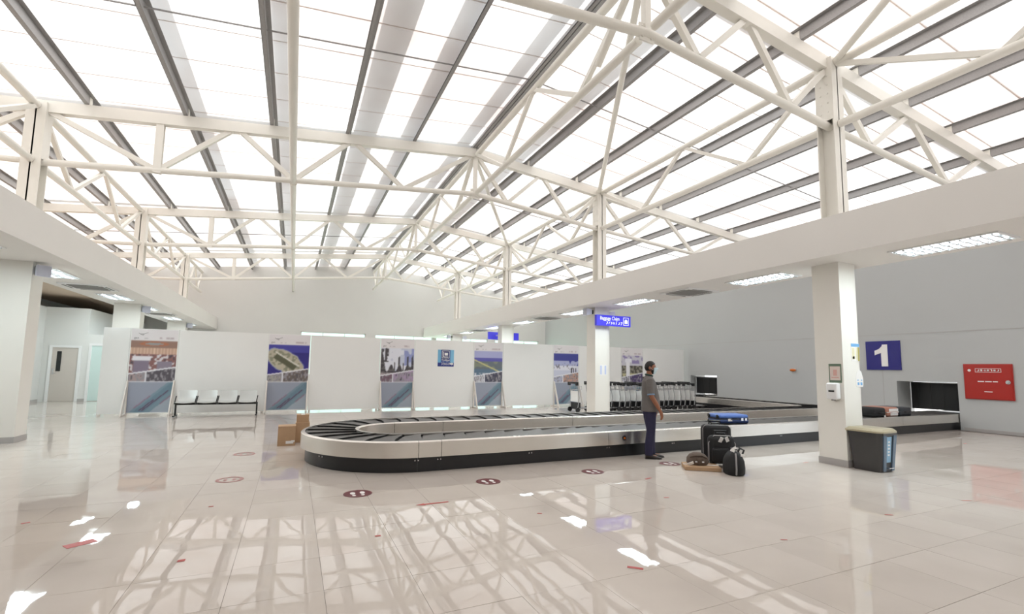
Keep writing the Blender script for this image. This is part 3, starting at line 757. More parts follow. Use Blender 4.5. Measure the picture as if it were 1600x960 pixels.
# ------------------------------------------------------------------ display panels with printed posters
def noise2(u, v, s, seed):
    rg = np.random.default_rng(seed); n = 24
    g = rg.random((n, n)); x = (u * s) % (n - 1); y = (v * s) % (n - 1)
    xi = np.floor(x).astype(int); yi = np.floor(y).astype(int); fx = x - xi; fy = y - yi
    fx = fx*fx*(3-2*fx); fy = fy*fy*(3-2*fy)
    return (g[yi, xi]*(1-fx) + g[yi, xi+1]*fx)*(1-fy) + (g[yi+1, xi]*(1-fx) + g[yi+1, xi+1]*fx)*fy
def C(r, g, b): return np.array([r, g, b]) / 255.0
def paint(img, mask, c):
    m = np.clip(mask.astype(float), 0, 1)[..., None]; img[:] = img*(1-m) + np.asarray(c)*m
def photo(kind, a, b):
    """a, b in 0..1 across and up the photograph"""
    img = np.zeros(a.shape + (3,)); n = noise2(a, b, 9, kind); n3 = noise2(a, b, 20, kind+9)
    if kind == 0:
        paint(img, b > -1, C(138, 96, 94)); paint(img, b > .68, C(196, 160, 140)); paint(img, b > .84, C(150, 118, 104))
        paint(img, ((a-.5)/.32)**2 + ((b-.93)/.055)**2 < 1, C(176, 110, 80)); paint(img, ((a-.5)/.2)**2 + ((b-.93)/.03)**2 < 1, C(150, 150, 150))
        paint(img, (b > .68) & (b < .84) & ((a*14) % 1 < .25), C(225, 195, 170))
        paint(img, (b < .68) & (n3 > .66), C(214, 210, 214)); paint(img, (b < .68) & (n3 < .25), C(84, 74, 84))
        paint(img, (abs(a-.25) < .17) & (abs(b-.36) < .2), C(132, 120, 138)); paint(img, (abs(a-.25) < .2) & (abs(b-.57) < .05), C(230, 228, 235)); paint(img, (abs(a-.75) < .16) & (abs(b-.4) < .1), C(140, 130, 145))
    elif kind == 1:
        paint(img, b > -1, C(52, 46, 128)); paint(img, b > .8, C(72, 70, 160))
        x = (a-.45)*.82 + (b-.5)*.57*.75; y = -(a-.45)*.57 + (b-.5)*.82*.75 + .02
        xr = (a-.42)*.84 - (b-.55)*.55; yr = (a-.42)*.55 + (b-.55)*.84
        e = (xr/.5)**2 + (yr/(.24+.06*n))**2
        paint(img, e < 1.12, C(150, 160, 190)); paint(img, e < 1, C(188, 180, 160)); paint(img, (e < .8) & (n3 > .55), C(140, 140, 120)); paint(img, (abs(xr) < .3) & (abs(yr+.01) < .07), C(92, 92, 72)); paint(img, (abs(xr) < .36) & (abs(yr-.085) < .015), C(225, 222, 214))
    elif kind == 2:
        paint(img, b > -1, C(228, 230, 240)); paint(img, (a > .7) & (b > .5), C(150, 158, 205)); paint(img, n > .72, C(200, 205, 222))
        top = .42 + .10*np.sin(a*25) + .25*(np.sin(a*47+1) > .55) * (a > .3) + .5*(np.clip(.14-a, 0, 1)/.14) + .3*np.clip((a-.86)/.14, 0, 1)
        paint(img, (b < top), C(70, 66, 72)); paint(img, (b < top) & (n3 > .6), C(104, 100, 100)); paint(img, b < .28, C(166, 156, 158)); paint(img, (b < .28) & (n3 > .6), C(122, 112, 116))
        paint(img, (a < .22) & (b > .6) & (n3 > .45), C(80, 76, 80))
    elif kind == 3:
        paint(img, b > -1, C(92, 88, 170)); paint(img, b > .78, C(170, 172, 214)); paint(img, b < .68, C(104, 112, 120)); paint(img, (b < .68) & (n > .55), C(132, 138, 120)); paint(img, (b < .42), C(92, 116, 138))
        paint(img, abs(b - (.72 - .42*a)) < .022, C(206, 200, 140)); paint(img, (b < .3) & (n3 > .45), C(214, 214, 222))
    elif kind == 4:
        paint(img, b > -1, C(70, 74, 150)); paint(img, (b < .75) & (n > .4), C(176, 180, 214)); paint(img, b < .58, C(226, 226, 236)); paint(img, (b < .62) & (b > .45) & (n3 > .66), C(130, 126, 136)); paint(img, b < .42, C(205, 208, 224))
        paint(img, (b < .5) & (b > .3) & ((abs(a-.72) < .02) | (abs(a-.8) < .015) | (abs(a-.9) < .015)), C(56, 52, 62))
    else:
        paint(img, b > -1, C(206, 204, 214)); paint(img, (b > .7) & (n > .55), C(150, 138, 182)); paint(img, (b < .62), C(150, 146, 132)); paint(img, (b < .62) & (n3 > .55), C(84, 80, 72)); paint(img, (b < .35) & (n > .5), C(196, 190, 150))
        paint(img, (abs(a-.3) < .09) & (b < .8) & (b > .05), C(240, 240, 244)); paint(img, (abs(a-.32) < .16) & (abs(b-.83) < .07), C(236, 236, 244))
    return img
def poster_fn(kind):
    def fn(u, v):
        img = np.ones(u.shape + (3,)) * C(230, 226, 228)
        ph = photo(kind, u, (v - .365) / .495); m = (v > .365) & (v < .86)
        img[m] = ph[m]
        # lower pair of pictures under a slanting white line
        ln = .46 + .085 * u
        low = (v > .372) & (v < ln); n = noise2(u, v, 30, 50 + kind)
        cols = [(C(170, 150, 150), C(86, 80, 88)), (C(170, 166, 160), C(110, 100, 96)), (C(120, 96, 110), C(170, 150, 178)), (C(200, 200, 208), C(70, 70, 88)), (C(180, 184, 206), C(196, 156, 140)), (C(206, 206, 216), C(80, 66, 110))][kind]
        paint(img, low & (u < .36), cols[0]); paint(img, low & (u > .38), cols[1]); paint(img, low & (n > .6), C(150, 146, 152)); paint(img, low & (n < .2), C(92, 88, 96))
        paint(img, (abs(v - ln) < .008) & (v < .86), C(236, 236, 242)); paint(img, low & (abs(u - .37) < .012), C(236, 236, 242))
        paint(img, (abs(v - .367) < .006), C(236, 236, 240))
        # blue-grey foot with a teal diagonal and dark red strokes
        f = v < .362
        paint(img, f, C(154, 160, 176)); t = u - (v/.362)*.80
        paint(img, f & (t > .06) & (t < .5), C(124, 148, 162)); paint(img, f & (t > .14) & (t < .36), C(110, 136, 151)); paint(img, f & (t > .5), C(166, 176, 188))
        for t0, lo, hi in ((.30, .02, .26), (.24, .02, .15), (.50, .1, .2), (.06, .05, .2)):
            paint(img, (abs(t - t0) < .016) & (v > lo) & (v < hi), C(96, 66, 92) if t0 < .45 and t0 > .1 else C(150, 110, 130))
        # header marks
        paint(img, (abs(v - .905) < .006) & (u > .58) & (u < .92) & (n > .3), C(190, 172, 176)); paint(img, (abs(v - .895) < .012) & (u > .6) & (u < .92) & (n > .25), C(196, 184, 188))
        paint(img, (abs(v - .893) < .005) & (u > .22) & (u < .42) & (n > .35), C(176, 172, 176))
        return img
    def soft(u, v):
        im = fn(u, v); p = np.pad(im, ((1, 1), (1, 1), (0, 0)), mode='edge')
        b = sum(p[i:i+im.shape[0], j:j+im.shape[1]] for i in range(3) for j in range(3)) / 9
        return im * .45 + b * .55
    return soft
PS = [(-4.25, -3.10), (-0.75, 0.48), (2.72, 3.91), (6.15, 7.35), (9.58, 10.80), (12.98, 14.18)]
PLAB = ['a check-in hall', 'an island seen from the air', 'palm trees against a bright sky', 'a runway beside the sea', 'a beach under a blue sky', 'a white control tower']
def brace_mesh(parent, x, big=1.0):
    mb = MB(); zt = 0.98
    mb.bar((x, -.03, zt), (x, -.40, .03), 0.03, 0.10, up=(0, -1, 1)); mb.box(x - .02, x + .02, -.46, -.02, 0.0, .05); mb.box(x - .02, x + .02, -.06, -.02, .05, zt)
    mb.obj('triangular_brace', M_PANELW, parent)
for i, (a, b) in enumerate(PS):
    p = thing('display_panel', 'upright white panel carrying the tall poster of ' + PLAB[i], 'panel', (0, YP, 0), group='row of white display panels')
    MB().box(a, b, -.02, .02, .05, 2.47).obj('board', M_PANEL, p)
    MB().box(a, a + .06, -.05, .05, 0, .05).box(b - .06, b, -.05, .05, 0, .05).obj('foot', M_PANELW, p)
    brace_mesh(p, a + .03); brace_mesh(p, b - .03)
    q = thing('poster', 'tall printed poster with %s above a blue-grey diagonal design' % PLAB[i], 'poster', ((a + b)/2, YP - .0215, .08), group='tall posters on the display panels')
    w = b - a - .05
    raster('poster_print', w, 2.37, 64, 128, poster_fn(i), q, face_matrix((0, 0, 0), (1,0,0), (0,0,1)))
    put_text('lettering', 'gan', 0.085, M_GREYP, q, face_matrix((-w/2 + .06, -.002, 2.12), (1,0,0), (0,0,1)), 1.0, 'LEFT')
    stroke(q, 'bird_mark', [[(0,.07),(.07,.02),(.11,.035)], [(.04,.045),(.13,.05),(.22,.09)], [(.09,.0),(.13,.03)]], 0.012, M_GREYP, face_matrix((-w/2 + .16, -.002, 2.19), (1,0,0), (0,0,1)))
    nest(q, {'lettering': 'poster_print', 'bird_mark': 'poster_print'})
blank = [(-4.86, -4.26, 'narrow blank white panel at the corridor end of the panel row'), (-3.09, -.76, 'wide blank white panel behind the four-seat bench'), (.49, 2.71, 'wide blank white panel between the island and palm posters'),
         (3.92, 6.14, 'wide blank white panel with the small blue trolley sign'), (7.36, 9.57, 'wide blank white panel between the runway and beach posters'), (10.81, 12.97, 'wide blank white panel between the beach and tower posters'), (14.19, 16.6, 'wide blank white panel at the right wall, behind the trolleys')]
for a, b, lb in blank:
    p = thing('display_panel', lb, 'panel', (0, YP, 0), group='row of white display panels')
    MB().box(a, b, -.02, .02, .05, 2.47).obj('board', M_PANEL, p)
    MB().box(a + .02, a + .08, -.05, .05, 0, .05).box(b - .08, b - .02, -.05, .05, 0, .05).obj('foot', M_PANELW, p)
ts = thing('trolley_sign', 'small square blue sign with a luggage trolley symbol and arrow on a blank panel', 'sign', (5.065, YP - .02, 1.52))
def tsf(u, v):
    img = np.ones(u.shape + (3,)) * C(118, 178, 214); paint(img, u > .55, C(128, 188, 222)); paint(img, (u > .2) & (u < .76), C(62, 84, 150)); paint(img, v < .24, C(38, 52, 132)); paint(img, (u > .22) & (u < .7) & (v > .36), C(30, 38, 104))
    return img
raster('sign_print', .61, .61, 24, 24, tsf, ts, face_matrix((0, -.004, 0), (1,0,0), (0,0,1)))
MB().box(-.305, .305, -.0035, 0, 0, .61).obj('backing', M_SIGNB, ts)
mb = MB()
for a in ((-.15,.13,.3,.315),(-.15,.13,.56,.575),(-.15,-.135,.3,.575),(.115,.13,.3,.575),(-.1,-.075,.34,.54),(-.1,.08,.34,.36),(-.05,.07,.4,.5)): mb.box(a[0], a[1], -.008, -.005, a[2], a[3])
mb.obj('trolley_icon', M_PRINTW, ts)
put_text('lettering', 'Trolleys', 0.1, M_PRINTW, ts, face_matrix((-.01, -.006, .235), (1,0,0), (0,0,1)), 0.95)
stroke(ts, 'thaana_lettering', THAANA, 0.02, M_PRINTW, face_matrix((-.16, -.006, .05), (1,0,0), (0,0,1)) @ Matrix.Diagonal((.5, .85, 1, 1)))
mb = MB().prism([(.15,.075),(.22,.075),(.22,.04),(.29,.1),(.22,.16),(.22,.125),(.15,.125)], 0, .003); mb.xf(face_matrix((0, -.006, 0), (1,0,0), (0,0,1))); mb.obj('arrow', M_PRINTW, ts)

# ------------------------------------------------------------------ baggage carousel
def build_path():
    pts = []
    def line(a, b, n):
        for i in range(n): t = i / n; pts.append((a[0] + (b[0]-a[0])*t, a[1] + (b[1]-a[1])*t))
    def arc(c, r, a0, a1, n):
        for i in range(n): t = math.radians(a0 + (a1-a0)*i/n); pts.append((c[0] + r*math.cos(t), c[1] + r*math.sin(t)))
    line((18.4, 7.25), (1.8, 7.25), 60)
    arc((1.8, 8.43), 1.18, -90, -270, 40)
    line((1.8, 9.61), (14.75, 9.61), 50)
    arc((14.75, 10.46), .85, -90, 0, 14)
    line((15.6, 10.46), (15.6, 14.85), 18)
    arc((16.45, 14.85), .85, 180, 90, 14)
    line((16.45, 15.7), (18.4, 15.7), 6); pts.append((18.4, 15.7))
    return [Vector((x, y)) for x, y in pts]
PATH = build_path()
S = [0.0]
for a, b in zip(PATH[:-1], PATH[1:]): S.append(S[-1] + (b - a).length)
def at_s(s):
    s = min(max(s, 0), S[-1] - 1e-6)
    lo = np.searchsorted(S, s, side='right') - 1
    t = (s - S[lo]) / (S[lo+1] - S[lo]); p = PATH[lo].lerp(PATH[lo+1], t)
    d0 = (PATH[min(lo+1, len(PATH)-1)] - PATH[max(lo-1, 0)]) if t < .5 else (PATH[min(lo+2, len(PATH)-1)] - PATH[lo])
    d = d0.normalized(); return p, Vector((-d.y, d.x))   # left normal
def sweep(prof, s0, s1, step=0.25):
    """prof: closed list of (offset, z); offset to the left of travel"""
    n = max(1, int(math.ceil((s1 - s0) / step))); mb = MB(); vs = []; k = len(prof)
    for i in range(n + 1):
        p, nn = at_s(s0 + (s1 - s0) * i / n)
        for o, z in prof: q = p + nn * o; vs.append((q.x, q.y, z))
    fs = [tuple(range(k)), tuple(n*k + j for j in range(k-1, -1, -1))]
    for i in range(n):
        for j in range(k): j2 = (j+1) % k; fs.append((i*k+j, (i+1)*k+j, (i+1)*k+j2, i*k+j2))
    return mb.add(vs, fs)
car = thing('baggage_carousel', 'long stainless steel baggage carousel with dark overlapping belt plates', 'carousel', (0, 0, 0))
HW = .39; LO = HW + .06     # travel runs towards -X on the front run: left normal points to -Y = outer side
# outer side is the left of travel along the whole loop
seams_o = [0.7, 5.1, 7.5, 10.46, 13.4, 16.37, 16.68]
p_len = S[-1]
s_arc0 = 18.4 - 1.8; s_arc1 = s_arc0 + math.pi * 1.18
def sx_front(X): return 18.4 - X
outer = [0.0] + [sx_front(X) for X in (14.0, 11.0, 7.94, 4.995, 2.03, 1.73)] + [s_arc0 + math.pi*1.18*.5, s_arc1 + .1, s_arc1 + 3, s_arc1 + 6, s_arc1 + 9, s_arc1 + 12.9, s_arc1 + 14.3, s_arc1 + 18.7, p_len]
inner = [0.0] + [sx_front(X) for X in (14.0, 11.0, 8.0, 5.0, 1.8)] + [s_arc0 + math.pi*1.18*.5, s_arc1] + [s_arc1 + q for q in (.95, 3.95, 6.95, 9.95, 12.9, 14.3, 18.7)] + [p_len]
for a, b in zip(outer[:-1], outer[1:]):
    sweep([(LO, .215), (LO, .43), (LO - .02, .445), (LO - .06, .445), (LO - .06, .425), (LO - .025, .42), (LO - .025, .215)][::-1], a + .004, b - .004, .1 if s_arc0 - .2 < a < s_arc1 else .5).obj('side_panel', M_STAIN, car, smooth=True)
    sweep([(LO - .075, .0), (LO - .075, .215), (LO - .1, .215), (LO - .1, 0)][::-1], a + .001, b - .001, .1 if s_arc0 - .2 < a < s_arc1 else .5).obj('kick_plate', M_KICK, car, smooth=True)
for a, b in zip(inner[:-1], inner[1:]):
    sweep([(-LO, .13), (-LO, .43), (-LO + .02, .445), (-LO + .06, .445), (-LO + .06, .425), (-LO + .025, .42), (-LO + .025, .13)], a + .004, b - .004, .1 if s_arc0 - .2 < a < s_arc1 else .4).obj('inner_panel', M_STAIN, car, smooth=True)
    sweep([(-LO + .05, 0), (-LO + .05, .13), (-LO + .08, .13), (-LO + .08, 0)], a + .001, b - .001, .1 if s_arc0 - .2 < a < s_arc1 else .4).obj('inner_kick_plate', M_KICK, car, smooth=True)
sweep([(HW + .02, .38), (HW + .02, .395), (-HW - .02, .395), (-HW - .02, .38)][::-1], 0, p_len, .15).obj('belt_bed', M_RUBBERD, car)
# crescent plates, each leading edge lapped over the next
pitch = 0.36; nplt = int(p_len / pitch)
for i in range(nplt):
    s0 = i * pitch; mb = MB(); vs = []; na = 6; nl = 3
    for il in range(nl + 1):
        for j in range(na + 1):
            o = HW - 2*HW*j/na; u = j / na
            sk = -0.30 * (1 - u) ** 1.3 if True else 0
            s = s0 + (pitch - .03) * il / nl - .10*u + .05*math.sin(math.pi*u)
            p, nn = at_s(s); q = p + nn * o
            vs.append((q.x, q.y, (.436, .426, .418, .413)[il]))
    top = len(vs)
    for il in (0, nl):
        for j in range(na + 1): v = vs[il*(na+1) + j]; vs.append((v[0], v[1], .397))
    fs = []
    for il in range(nl):
        for j in range(na): a = il*(na+1)+j; fs.append((a, a+na+1, a+na+2, a+1))
    mb.add(vs, fs); mb.cur = 1
    fd = [(j+1, top+j+1, top+j, j) for j in range(na)] + [(nl*(na+1)+j, top+na+1+j, top+na+2+j, nl*(na+1)+j+1) for j in range(na)]
    mb.f += fd; mb.mi += [1] * len(fd)
    po = mb.obj('belt_plate', [M_RUBBER, M_RUBBERE], car)
sweep([(HW + .0, .40), (HW + .0, .424), (HW - .018, .424), (HW - .018, .40)][::-1], 0, p_len, .15).obj('edge_seal', M_RUBBERD, car)
sweep([(-HW, .40), (-HW, .424), (-HW + .018, .424), (-HW + .018, .40)], 0, p_len, .15).obj('edge_seal', M_RUBBERD, car)
rv = MB()
for X in (0.62, 1.72, 2.02, 3.52, 5.03, 6.5, 7.93, 9.5, 11.0, 12.5, 14.0):
    for dx in (-.022, .022):
        s = sx_front(X + dx)
        if X < 1.8: s = s_arc0 + (1.8 - X - dx) * 1.05
        p, nn = at_s(s); q = p + nn * (LO - .072)
        rv.tube([(q.x, q.y, .165), (q.x + nn.x*.008, q.y + nn.y*.008, .165)], .010, 8)
rv.obj('rivet', M_CHROME, car)
# service button recess and dark gap in the front panel
hb = MB().disc((0, 0), .05, 0, .004, 20); hb.xf(face_matrix((5.32, 6.8 - .0005, .325), (1,0,0), (0,0,1))); hb.obj('recess_ring', M_CHROME, car)
hb = MB().disc((0, 0), .036, 0, .004, 18); hb.xf(face_matrix((5.32, 6.8 - .004, .325), (1,0,0), (0,0,1))); hb.obj('recess', M_KICK, car)
hb = MB().disc((0, 0), .018, 0, .01, 14); hb.xf(face_matrix((5.325, 6.8 - .008, .322), (1,0,0), (0,0,1))); hb.obj('stop_button', M_ORANGE, car)

# strip curtains in the two openings
def strip_curtain(x, y0, y1, z0, z1, n, label):
    t = thing('strip_curtain', label, 'curtain', (x, 0, 0), group='black strip curtains in the belt openings')
    MB().box(-.02, .02, y0, y1, z1 - .03, z1).obj('hanging_rail', M_CHROME, t)
    w = (y1 - y0) / n
    for i in range(n):
        a = y0 + i*w; MB().box(-.004 + .006*(i % 2), .002 + .006*(i % 2), a - .01, a + w + .01, z0 + random.uniform(0, .015), z1 - .02).obj('rubber_strip', M_BLACK, t)
strip_curtain(17.5, 6.8, 8.22, .462, 1.285, 9, 'black rubber strip curtain in the opening beside the red cabinet')
strip_curtain(17.1, 15.02, 16.48, .475, 1.24, 8, 'black rubber strip curtain in the opening behind the trolleys')

# ------------------------------------------------------------------ bench of four seats
bn = thing('beam_bench', 'four-seat bench with silver shells, black arms and black beam', 'bench', (-2.92, 15.75, 0))
MB().box(0, 2.03, .16, .22, .335, .39).obj('beam', M_BLACK, bn)
for xx in (0.02, 2.01):
    MB().box(xx - .02, xx + .02, .17, .21, .05, .34).box(xx - .02, xx + .02, -.06, .42, .025, .055).obj('leg', M_BLACK, bn)
    MB().ball((xx, -.05, .015), .02, .025, .015).ball((xx, .41, .015), .02, .025, .015).obj('foot', M_CHROME, bn)
for i in range(4):
    x0 = .05 + i*.5; x1 = x0 + .43
    prof = [(-.1, .405), (-.06, .425), (.05, .415), (.18, .41), (.27, .425), (.32, .47), (.36, .58), (.40, .73)]
    mb = MB(); vs = []; nx = 6
    for (yy, zz) in prof:
        for k in range(nx + 1): t = k/nx*2 - 1; vs.append((x0 + (x1-x0)*k/nx, yy - .025*t*t*(1 if zz > .46 else 0), zz + .018*t*t*(1 if zz < .46 else 0)))
    m0 = len(vs); vs += [(a, b + .012, c - .012) for a, b, c in vs]
    fs = []
    for r in range(len(prof)-1):
        for k in range(nx): a = r*(nx+1)+k; fs.append((a, a+1, a+nx+2, a+nx+1)); fs.append((m0+a, m0+a+nx+1, m0+a+nx+2, m0+a+1))
    for r in range(len(prof)-1):
        for k in (0, nx): a = r*(nx+1)+k; q = (a, a+nx+1, m0+a+nx+1, m0+a); fs.append(q if k == 0 else q[::-1])
    for r in (0, len(prof)-1):
        for k in range(nx): a = r*(nx+1)+k; fs.append((a, m0+a, m0+a+1, a+1))
    mb.add(vs, fs).obj('seat_shell', M_SILVER, bn, smooth=True)
    for xx in (x0 - .02, x1 + .02):
        MB().tube([(xx, .17, .36), (xx, -.05, .385), (xx + .035, -.06, .60)], .014, 6).obj('armrest', M_BLACK, bn, smooth=True)
    MB().box(x0 + .06, x1 - .06, .13, .25, .385, .41).obj('seat_bracket', M_BLACK, bn)

nest(bn, {'seat_bracket': 'seat_shell', 'foot': 'leg'})
# ------------------------------------------------------------------ cardboard boxes
def carton(x0, x1, y0, y1, z0, z1, label, rz=0.0):
    t = thing('cardboard_box', label, 'box', ((x0+x1)/2, (y0+y1)/2, z0), rz, 'cardboard boxes by the carousel end')
    w, d, h = x1-x0, y1-y0, z1-z0
    MB().box(-w/2, w/2, -d/2, d/2, 0, h - .004).obj('carton_body', M_CARD, t)
    MB().box(-w/2 - .001, w/2 + .001, -d/2 - .001, -.002, h - .005, h).obj('flap', M_CARD, t); MB().box(-w/2 - .001, w/2 + .001, .002, d/2 + .001, h - .005, h).obj('flap', M_CARD, t)
    return t, w, d, h
t, w, d, h = carton(-.19, .11, 9.88, 10.2, 0, .36, 'brown cardboard box with a white label, standing in front of the other boxes')
MB().box(w/2 - .16, w/2 - .03, -d/2 - .002, -d/2, .04, .09).box(w/2 - .07, w/2 - .01, -d/2 - .0025, -d/2, .07, .1).obj('label_sticker', M_PRINTW, t)
carton(.11, .36, 10.22, 10.52, 0, .38, 'brown cardboard box carrying a smaller box, beside the carousel end')
t, w, d, h = carton(.12, .34, 10.25, 10.48, .38, .53, 'small cardboard box lying on top of another box')
MB().box(-.03, .04, -d/2 + .02, d/2 - .02, h, h + .002).obj('tape_strip', M_PRINTW, t)

# ------------------------------------------------------------------ luggage
def roller_case(name, label, loc, rz, w, d, h, round_, m, bulge=True):
    t = thing(name, label, 'suitcase', loc, rz)
    b = rbox(-w/2, w/2, -d/2, d/2, .05, h, min(round_, d*.45), 4); b.obj('body', m, t, smooth=True)
    rbox(-w*.38, w*.38, -d/2 - .045, -d/2 + .05, .09, h*.62, .035, 3).obj('front_pocket', m, t, smooth=True)
    pz = MB().tube([(-w/2*.97, -d*.28, .1), (-w/2*.97, -d*.28, h - round_*.8), (-w/2 + round_*.6, -d*.28, h - .006), (w/2 - round_*.6, -d*.28, h - .006), (w/2*.97, -d*.28, h - round_*.8), (w/2*.97, -d*.28, .1)], .009, 6)
    pz.obj('piping', M_GREYP, t, smooth=True)
    MB().tube([(-.09, d*.2, h - .02), (-.09, d*.2, h + .06), (.09, d*.2, h + .06), (.09, d*.2, h - .02)], .011, 6).obj('pull_handle', M_BLACK, t, smooth=True)
    MB().tube([(-.07, 0, h - .01), (-.06, 0, h + .025), (.06, 0, h + .025), (.07, 0, h - .01)], .012, 6).obj('top_handle', M_BLACK, t, smooth=True)
    for sx in (-1, 1):
        MB().tube([(sx*w*.36 - .015, d*.32, .03), (sx*w*.36 + .015, d*.32, .03)], .03, 12).obj('wheel', M_BLACK, t, smooth=True)
        MB().box(sx*w*.36 - .02, sx*w*.36 + .02, -d*.4, -d*.3, 0, .06).obj('foot', M_BLACK, t)
    nest(t, {'wheel': 'body', 'foot': 'body', 'piping': 'body', 'top_handle': 'body'})
    return t
c1 = roller_case('suitcase', 'large black upright suitcase standing behind the other black bags', (6.49, 5.87, 0), -.55, .45, .24, .62, .07, M_BLACKF)
c2 = roller_case('suitcase', 'rounded black suitcase with white tags, leaning in front of the large one', (6.26, 5.56, 0), -.6, .41, .2, .50, .15, M_BLACKF)
for tx, tz, ry in ((-.03, .44, .3), (.06, .45, -.5)):
    m = Matrix.Translation((tx, -.13, tz)) @ Matrix.Rotation(ry, 4, 'Y') @ Matrix.Rotation(.6, 4, 'X')
    MB().box(-.025, .025, -.004, .004, -.05, .05).xf(m).obj('luggage_tag', M_PRINTW, c2)
MB().tube([(.16, -.06, .3), (.24, -.06, .28), (.26, -.06, .2), (.2, -.06, .12)], .01, 6).obj('side_handle', M_BLACK, c2, smooth=True)
# duffel seen on its end
df = thing('duffel_bag', 'black holdall with a pale stripe and white tag, standing in front of the suitcases', 'bag', (6.03, 5.13, 0), -.6)
rings = [(0, 0, .0, .125, .17), (0, 0, .02, .145, .19), (0, 0, .1, .15, .2), (0, 0, .2, .14, .195), (0, 0, .27, .11, .175), (0, 0, .32, .065, .14), (0, 0, .335, .02, .08)]
MB().loft(rings, 28).obj('body', M_BLACKF, df, smooth=True)
MB().tube([(-.02, -.192, .02), (-.02, -.206, .1), (-.02, -.2, .2), (-.015, -.18, .27), (-.01, -.143, .318)], [.012]*5, 6).obj('stripe', M_GREYP, df, smooth=True)
MB().tube([(.08, -.1, .27), (.12, -.09, .36), (.09, .02, .38), (.12, .12, .35), (.08, .12, .27)], .014, 6).obj('carry_strap', M_BLACK, df, smooth=True)
MB().tube([(-.08, -.1, .27), (-.02, -.08, .35), (-.02, .05, .37), (-.05, .12, .27)], .014, 6).obj('carry_strap', M_BLACK, df, smooth=True)
for (tx, ty, tz, r) in ((-.05, -.14, .36, .4), (-.02, -.12, .39, -.5), (.08, -.18, .3, .2)):
    MB().box(-.03, .03, -.003, .003, -.018, .018).xf(Matrix.Translation((tx, ty, tz)) @ Matrix.Rotation(r, 4, 'Y')).obj('luggage_tag', M_PRINTW, df)
cb = thing('flat_carton', 'flat cardboard carton lying on the floor under the brown bag', 'box', (5.84, 5.58, 0), -.62)
rbox(-.26, .26, -.19, .19, 0, .06, .006, 1).obj('carton_body', M_CARD, cb); MB().box(-.26, .26, -.02, .02, .0601, .0612).obj('tape_strip', M_PRINTW, cb)
bb = thing('canvas_bag', 'small brown canvas bag with a white tag resting on the flat carton', 'bag', (5.81, 5.62, .062), -.62)
MB().loft([(0, 0, 0, .14, .1), (0, 0, .03, .165, .12), (0, 0, .1, .16, .12), (.0, .01, .15, .12, .1), (.0, .01, .18, .06, .06)], 24).obj('body', M_BROWNB, bb, smooth=True)
MB().tube([(-.12, -.07, .12), (-.05, -.1, .15), (.05, -.1, .15), (.13, -.07, .11)], .012, 6).obj('flap_seam', M_BROWNB, bb, smooth=True)
for sx in (-.04, .06): MB().box(sx - .014, sx + .014, -.128, -.115, .05, .12).obj('strap', M_BROWNB, bb); MB().box(sx - .016, sx + .016, -.132, -.126, .05, .07).obj('buckle', M_CHROME, bb)
MB().box(-.045, .045, -.004, .004, -.025, .025).xf(Matrix.Translation((-.12, -.13, .03)) @ Matrix.Rotation(-.4, 4, 'Y') @ Matrix.Rotation(.5, 4, 'X')).obj('luggage_tag', M_PRINTW, bb)

ZB = .424
bs = thing('suitcase', 'blue suitcase lying flat on the carousel belt behind the black bags', 'suitcase', (8.35, 7.22, ZB), -.25, 'cases riding on the belt')
rbox(-.34, .34, -.22, .22, .02, .11, .04, 3).obj('lower_half', M_BLUED, bs, smooth=True)
rbox(-.335, .335, -.215, .215, .115, .2, .04, 3).obj('upper_half', M_BLUEC, bs, smooth=True)
MB().box(-.325, .325, -.208, .208, .1, .125).obj('zip_band', M_BLACK, bs)
for sx in (-1, 1):
    MB().tube([(-.355, sx*.15, .16), (-.335, sx*.15, .16)], .035, 12).obj('wheel', M_BLACK, bs, smooth=True); MB().tube([(-.355, sx*.15, .045), (-.335, sx*.15, .045)], .035, 12).obj('wheel', M_BLACK, bs, smooth=True)
MB().tube([(-.09, -.22, .11), (-.08, -.25, .11), (.08, -.25, .11), (.09, -.22, .11)], .01, 6).obj('carry_handle', M_BLACK, bs, smooth=True)
MB().box(-.15, -.06, -.228, -.222, .07, .12).obj('luggage_tag', M_PRINTW, bs); MB().box(.15, .2, -.224, -.21, .08, .13).box(.24, .28, -.224, -.21, .08, .13).obj('clasp', M_CHROME, bs)
MB().box(-.31, .31, -.2, .2, 0, .022).obj('base_plate', M_BLACK, bs)
def belt_case(x, w, m, label, m2=M_BLACK, h=.24, rz=0.):
    t = thing('suitcase', label, 'suitcase', (x, 7.24, ZB), rz, 'cases riding on the belt')
    rbox(-w/2, w/2, -.3, .3, .01, h, .045, 3).obj('body', m, t, smooth=True)
    MB().box(-w/2 - .004, w/2 + .004, -.304, .304, h*.48, h*.54).obj('zip_band', m2, t)
    MB().tube([(-.08, -.3, h*.5), (-.07, -.335, h*.5), (.07, -.335, h*.5), (.08, -.3, h*.5)], .012, 6).obj('carry_handle', m2, t, smooth=True)
    for sx in (-1, 1): MB().tube([(sx*w*.32 - .02, .3, .04), (sx*w*.32 + .02, .3, .04)], .03, 10).obj('wheel', M_BLACK, t, smooth=True)
    for sx in (-1, 1): MB().box(sx*w*.4 - .03, sx*w*.4 + .03, -.29, .29, 0.0, .014).obj('runner', M_BLACK, t)
    return t
t = belt_case(13.3, .5, M_BLACKF, 'black suitcase with a hanging white tag on the belt, beside the copper case')
MB().box(-.02, .03, -.36, -.352, -.1, .06).xf(Matrix.Translation((.1, 0, 0)) @ Matrix.Rotation(-.4, 4, 'Y')).obj('luggage_tag', M_PRINTW, t)
t = belt_case(13.86, .52, M_COPPER, 'copper coloured suitcase with white film on the belt, between two dark cases', M_PRINTW)
MB().box(-.18, .22, -.308, -.302, .14, .21).box(-.12, .2, -.308, -.302, .04, .1).obj('wrapping_film', M_PRINTW, t)
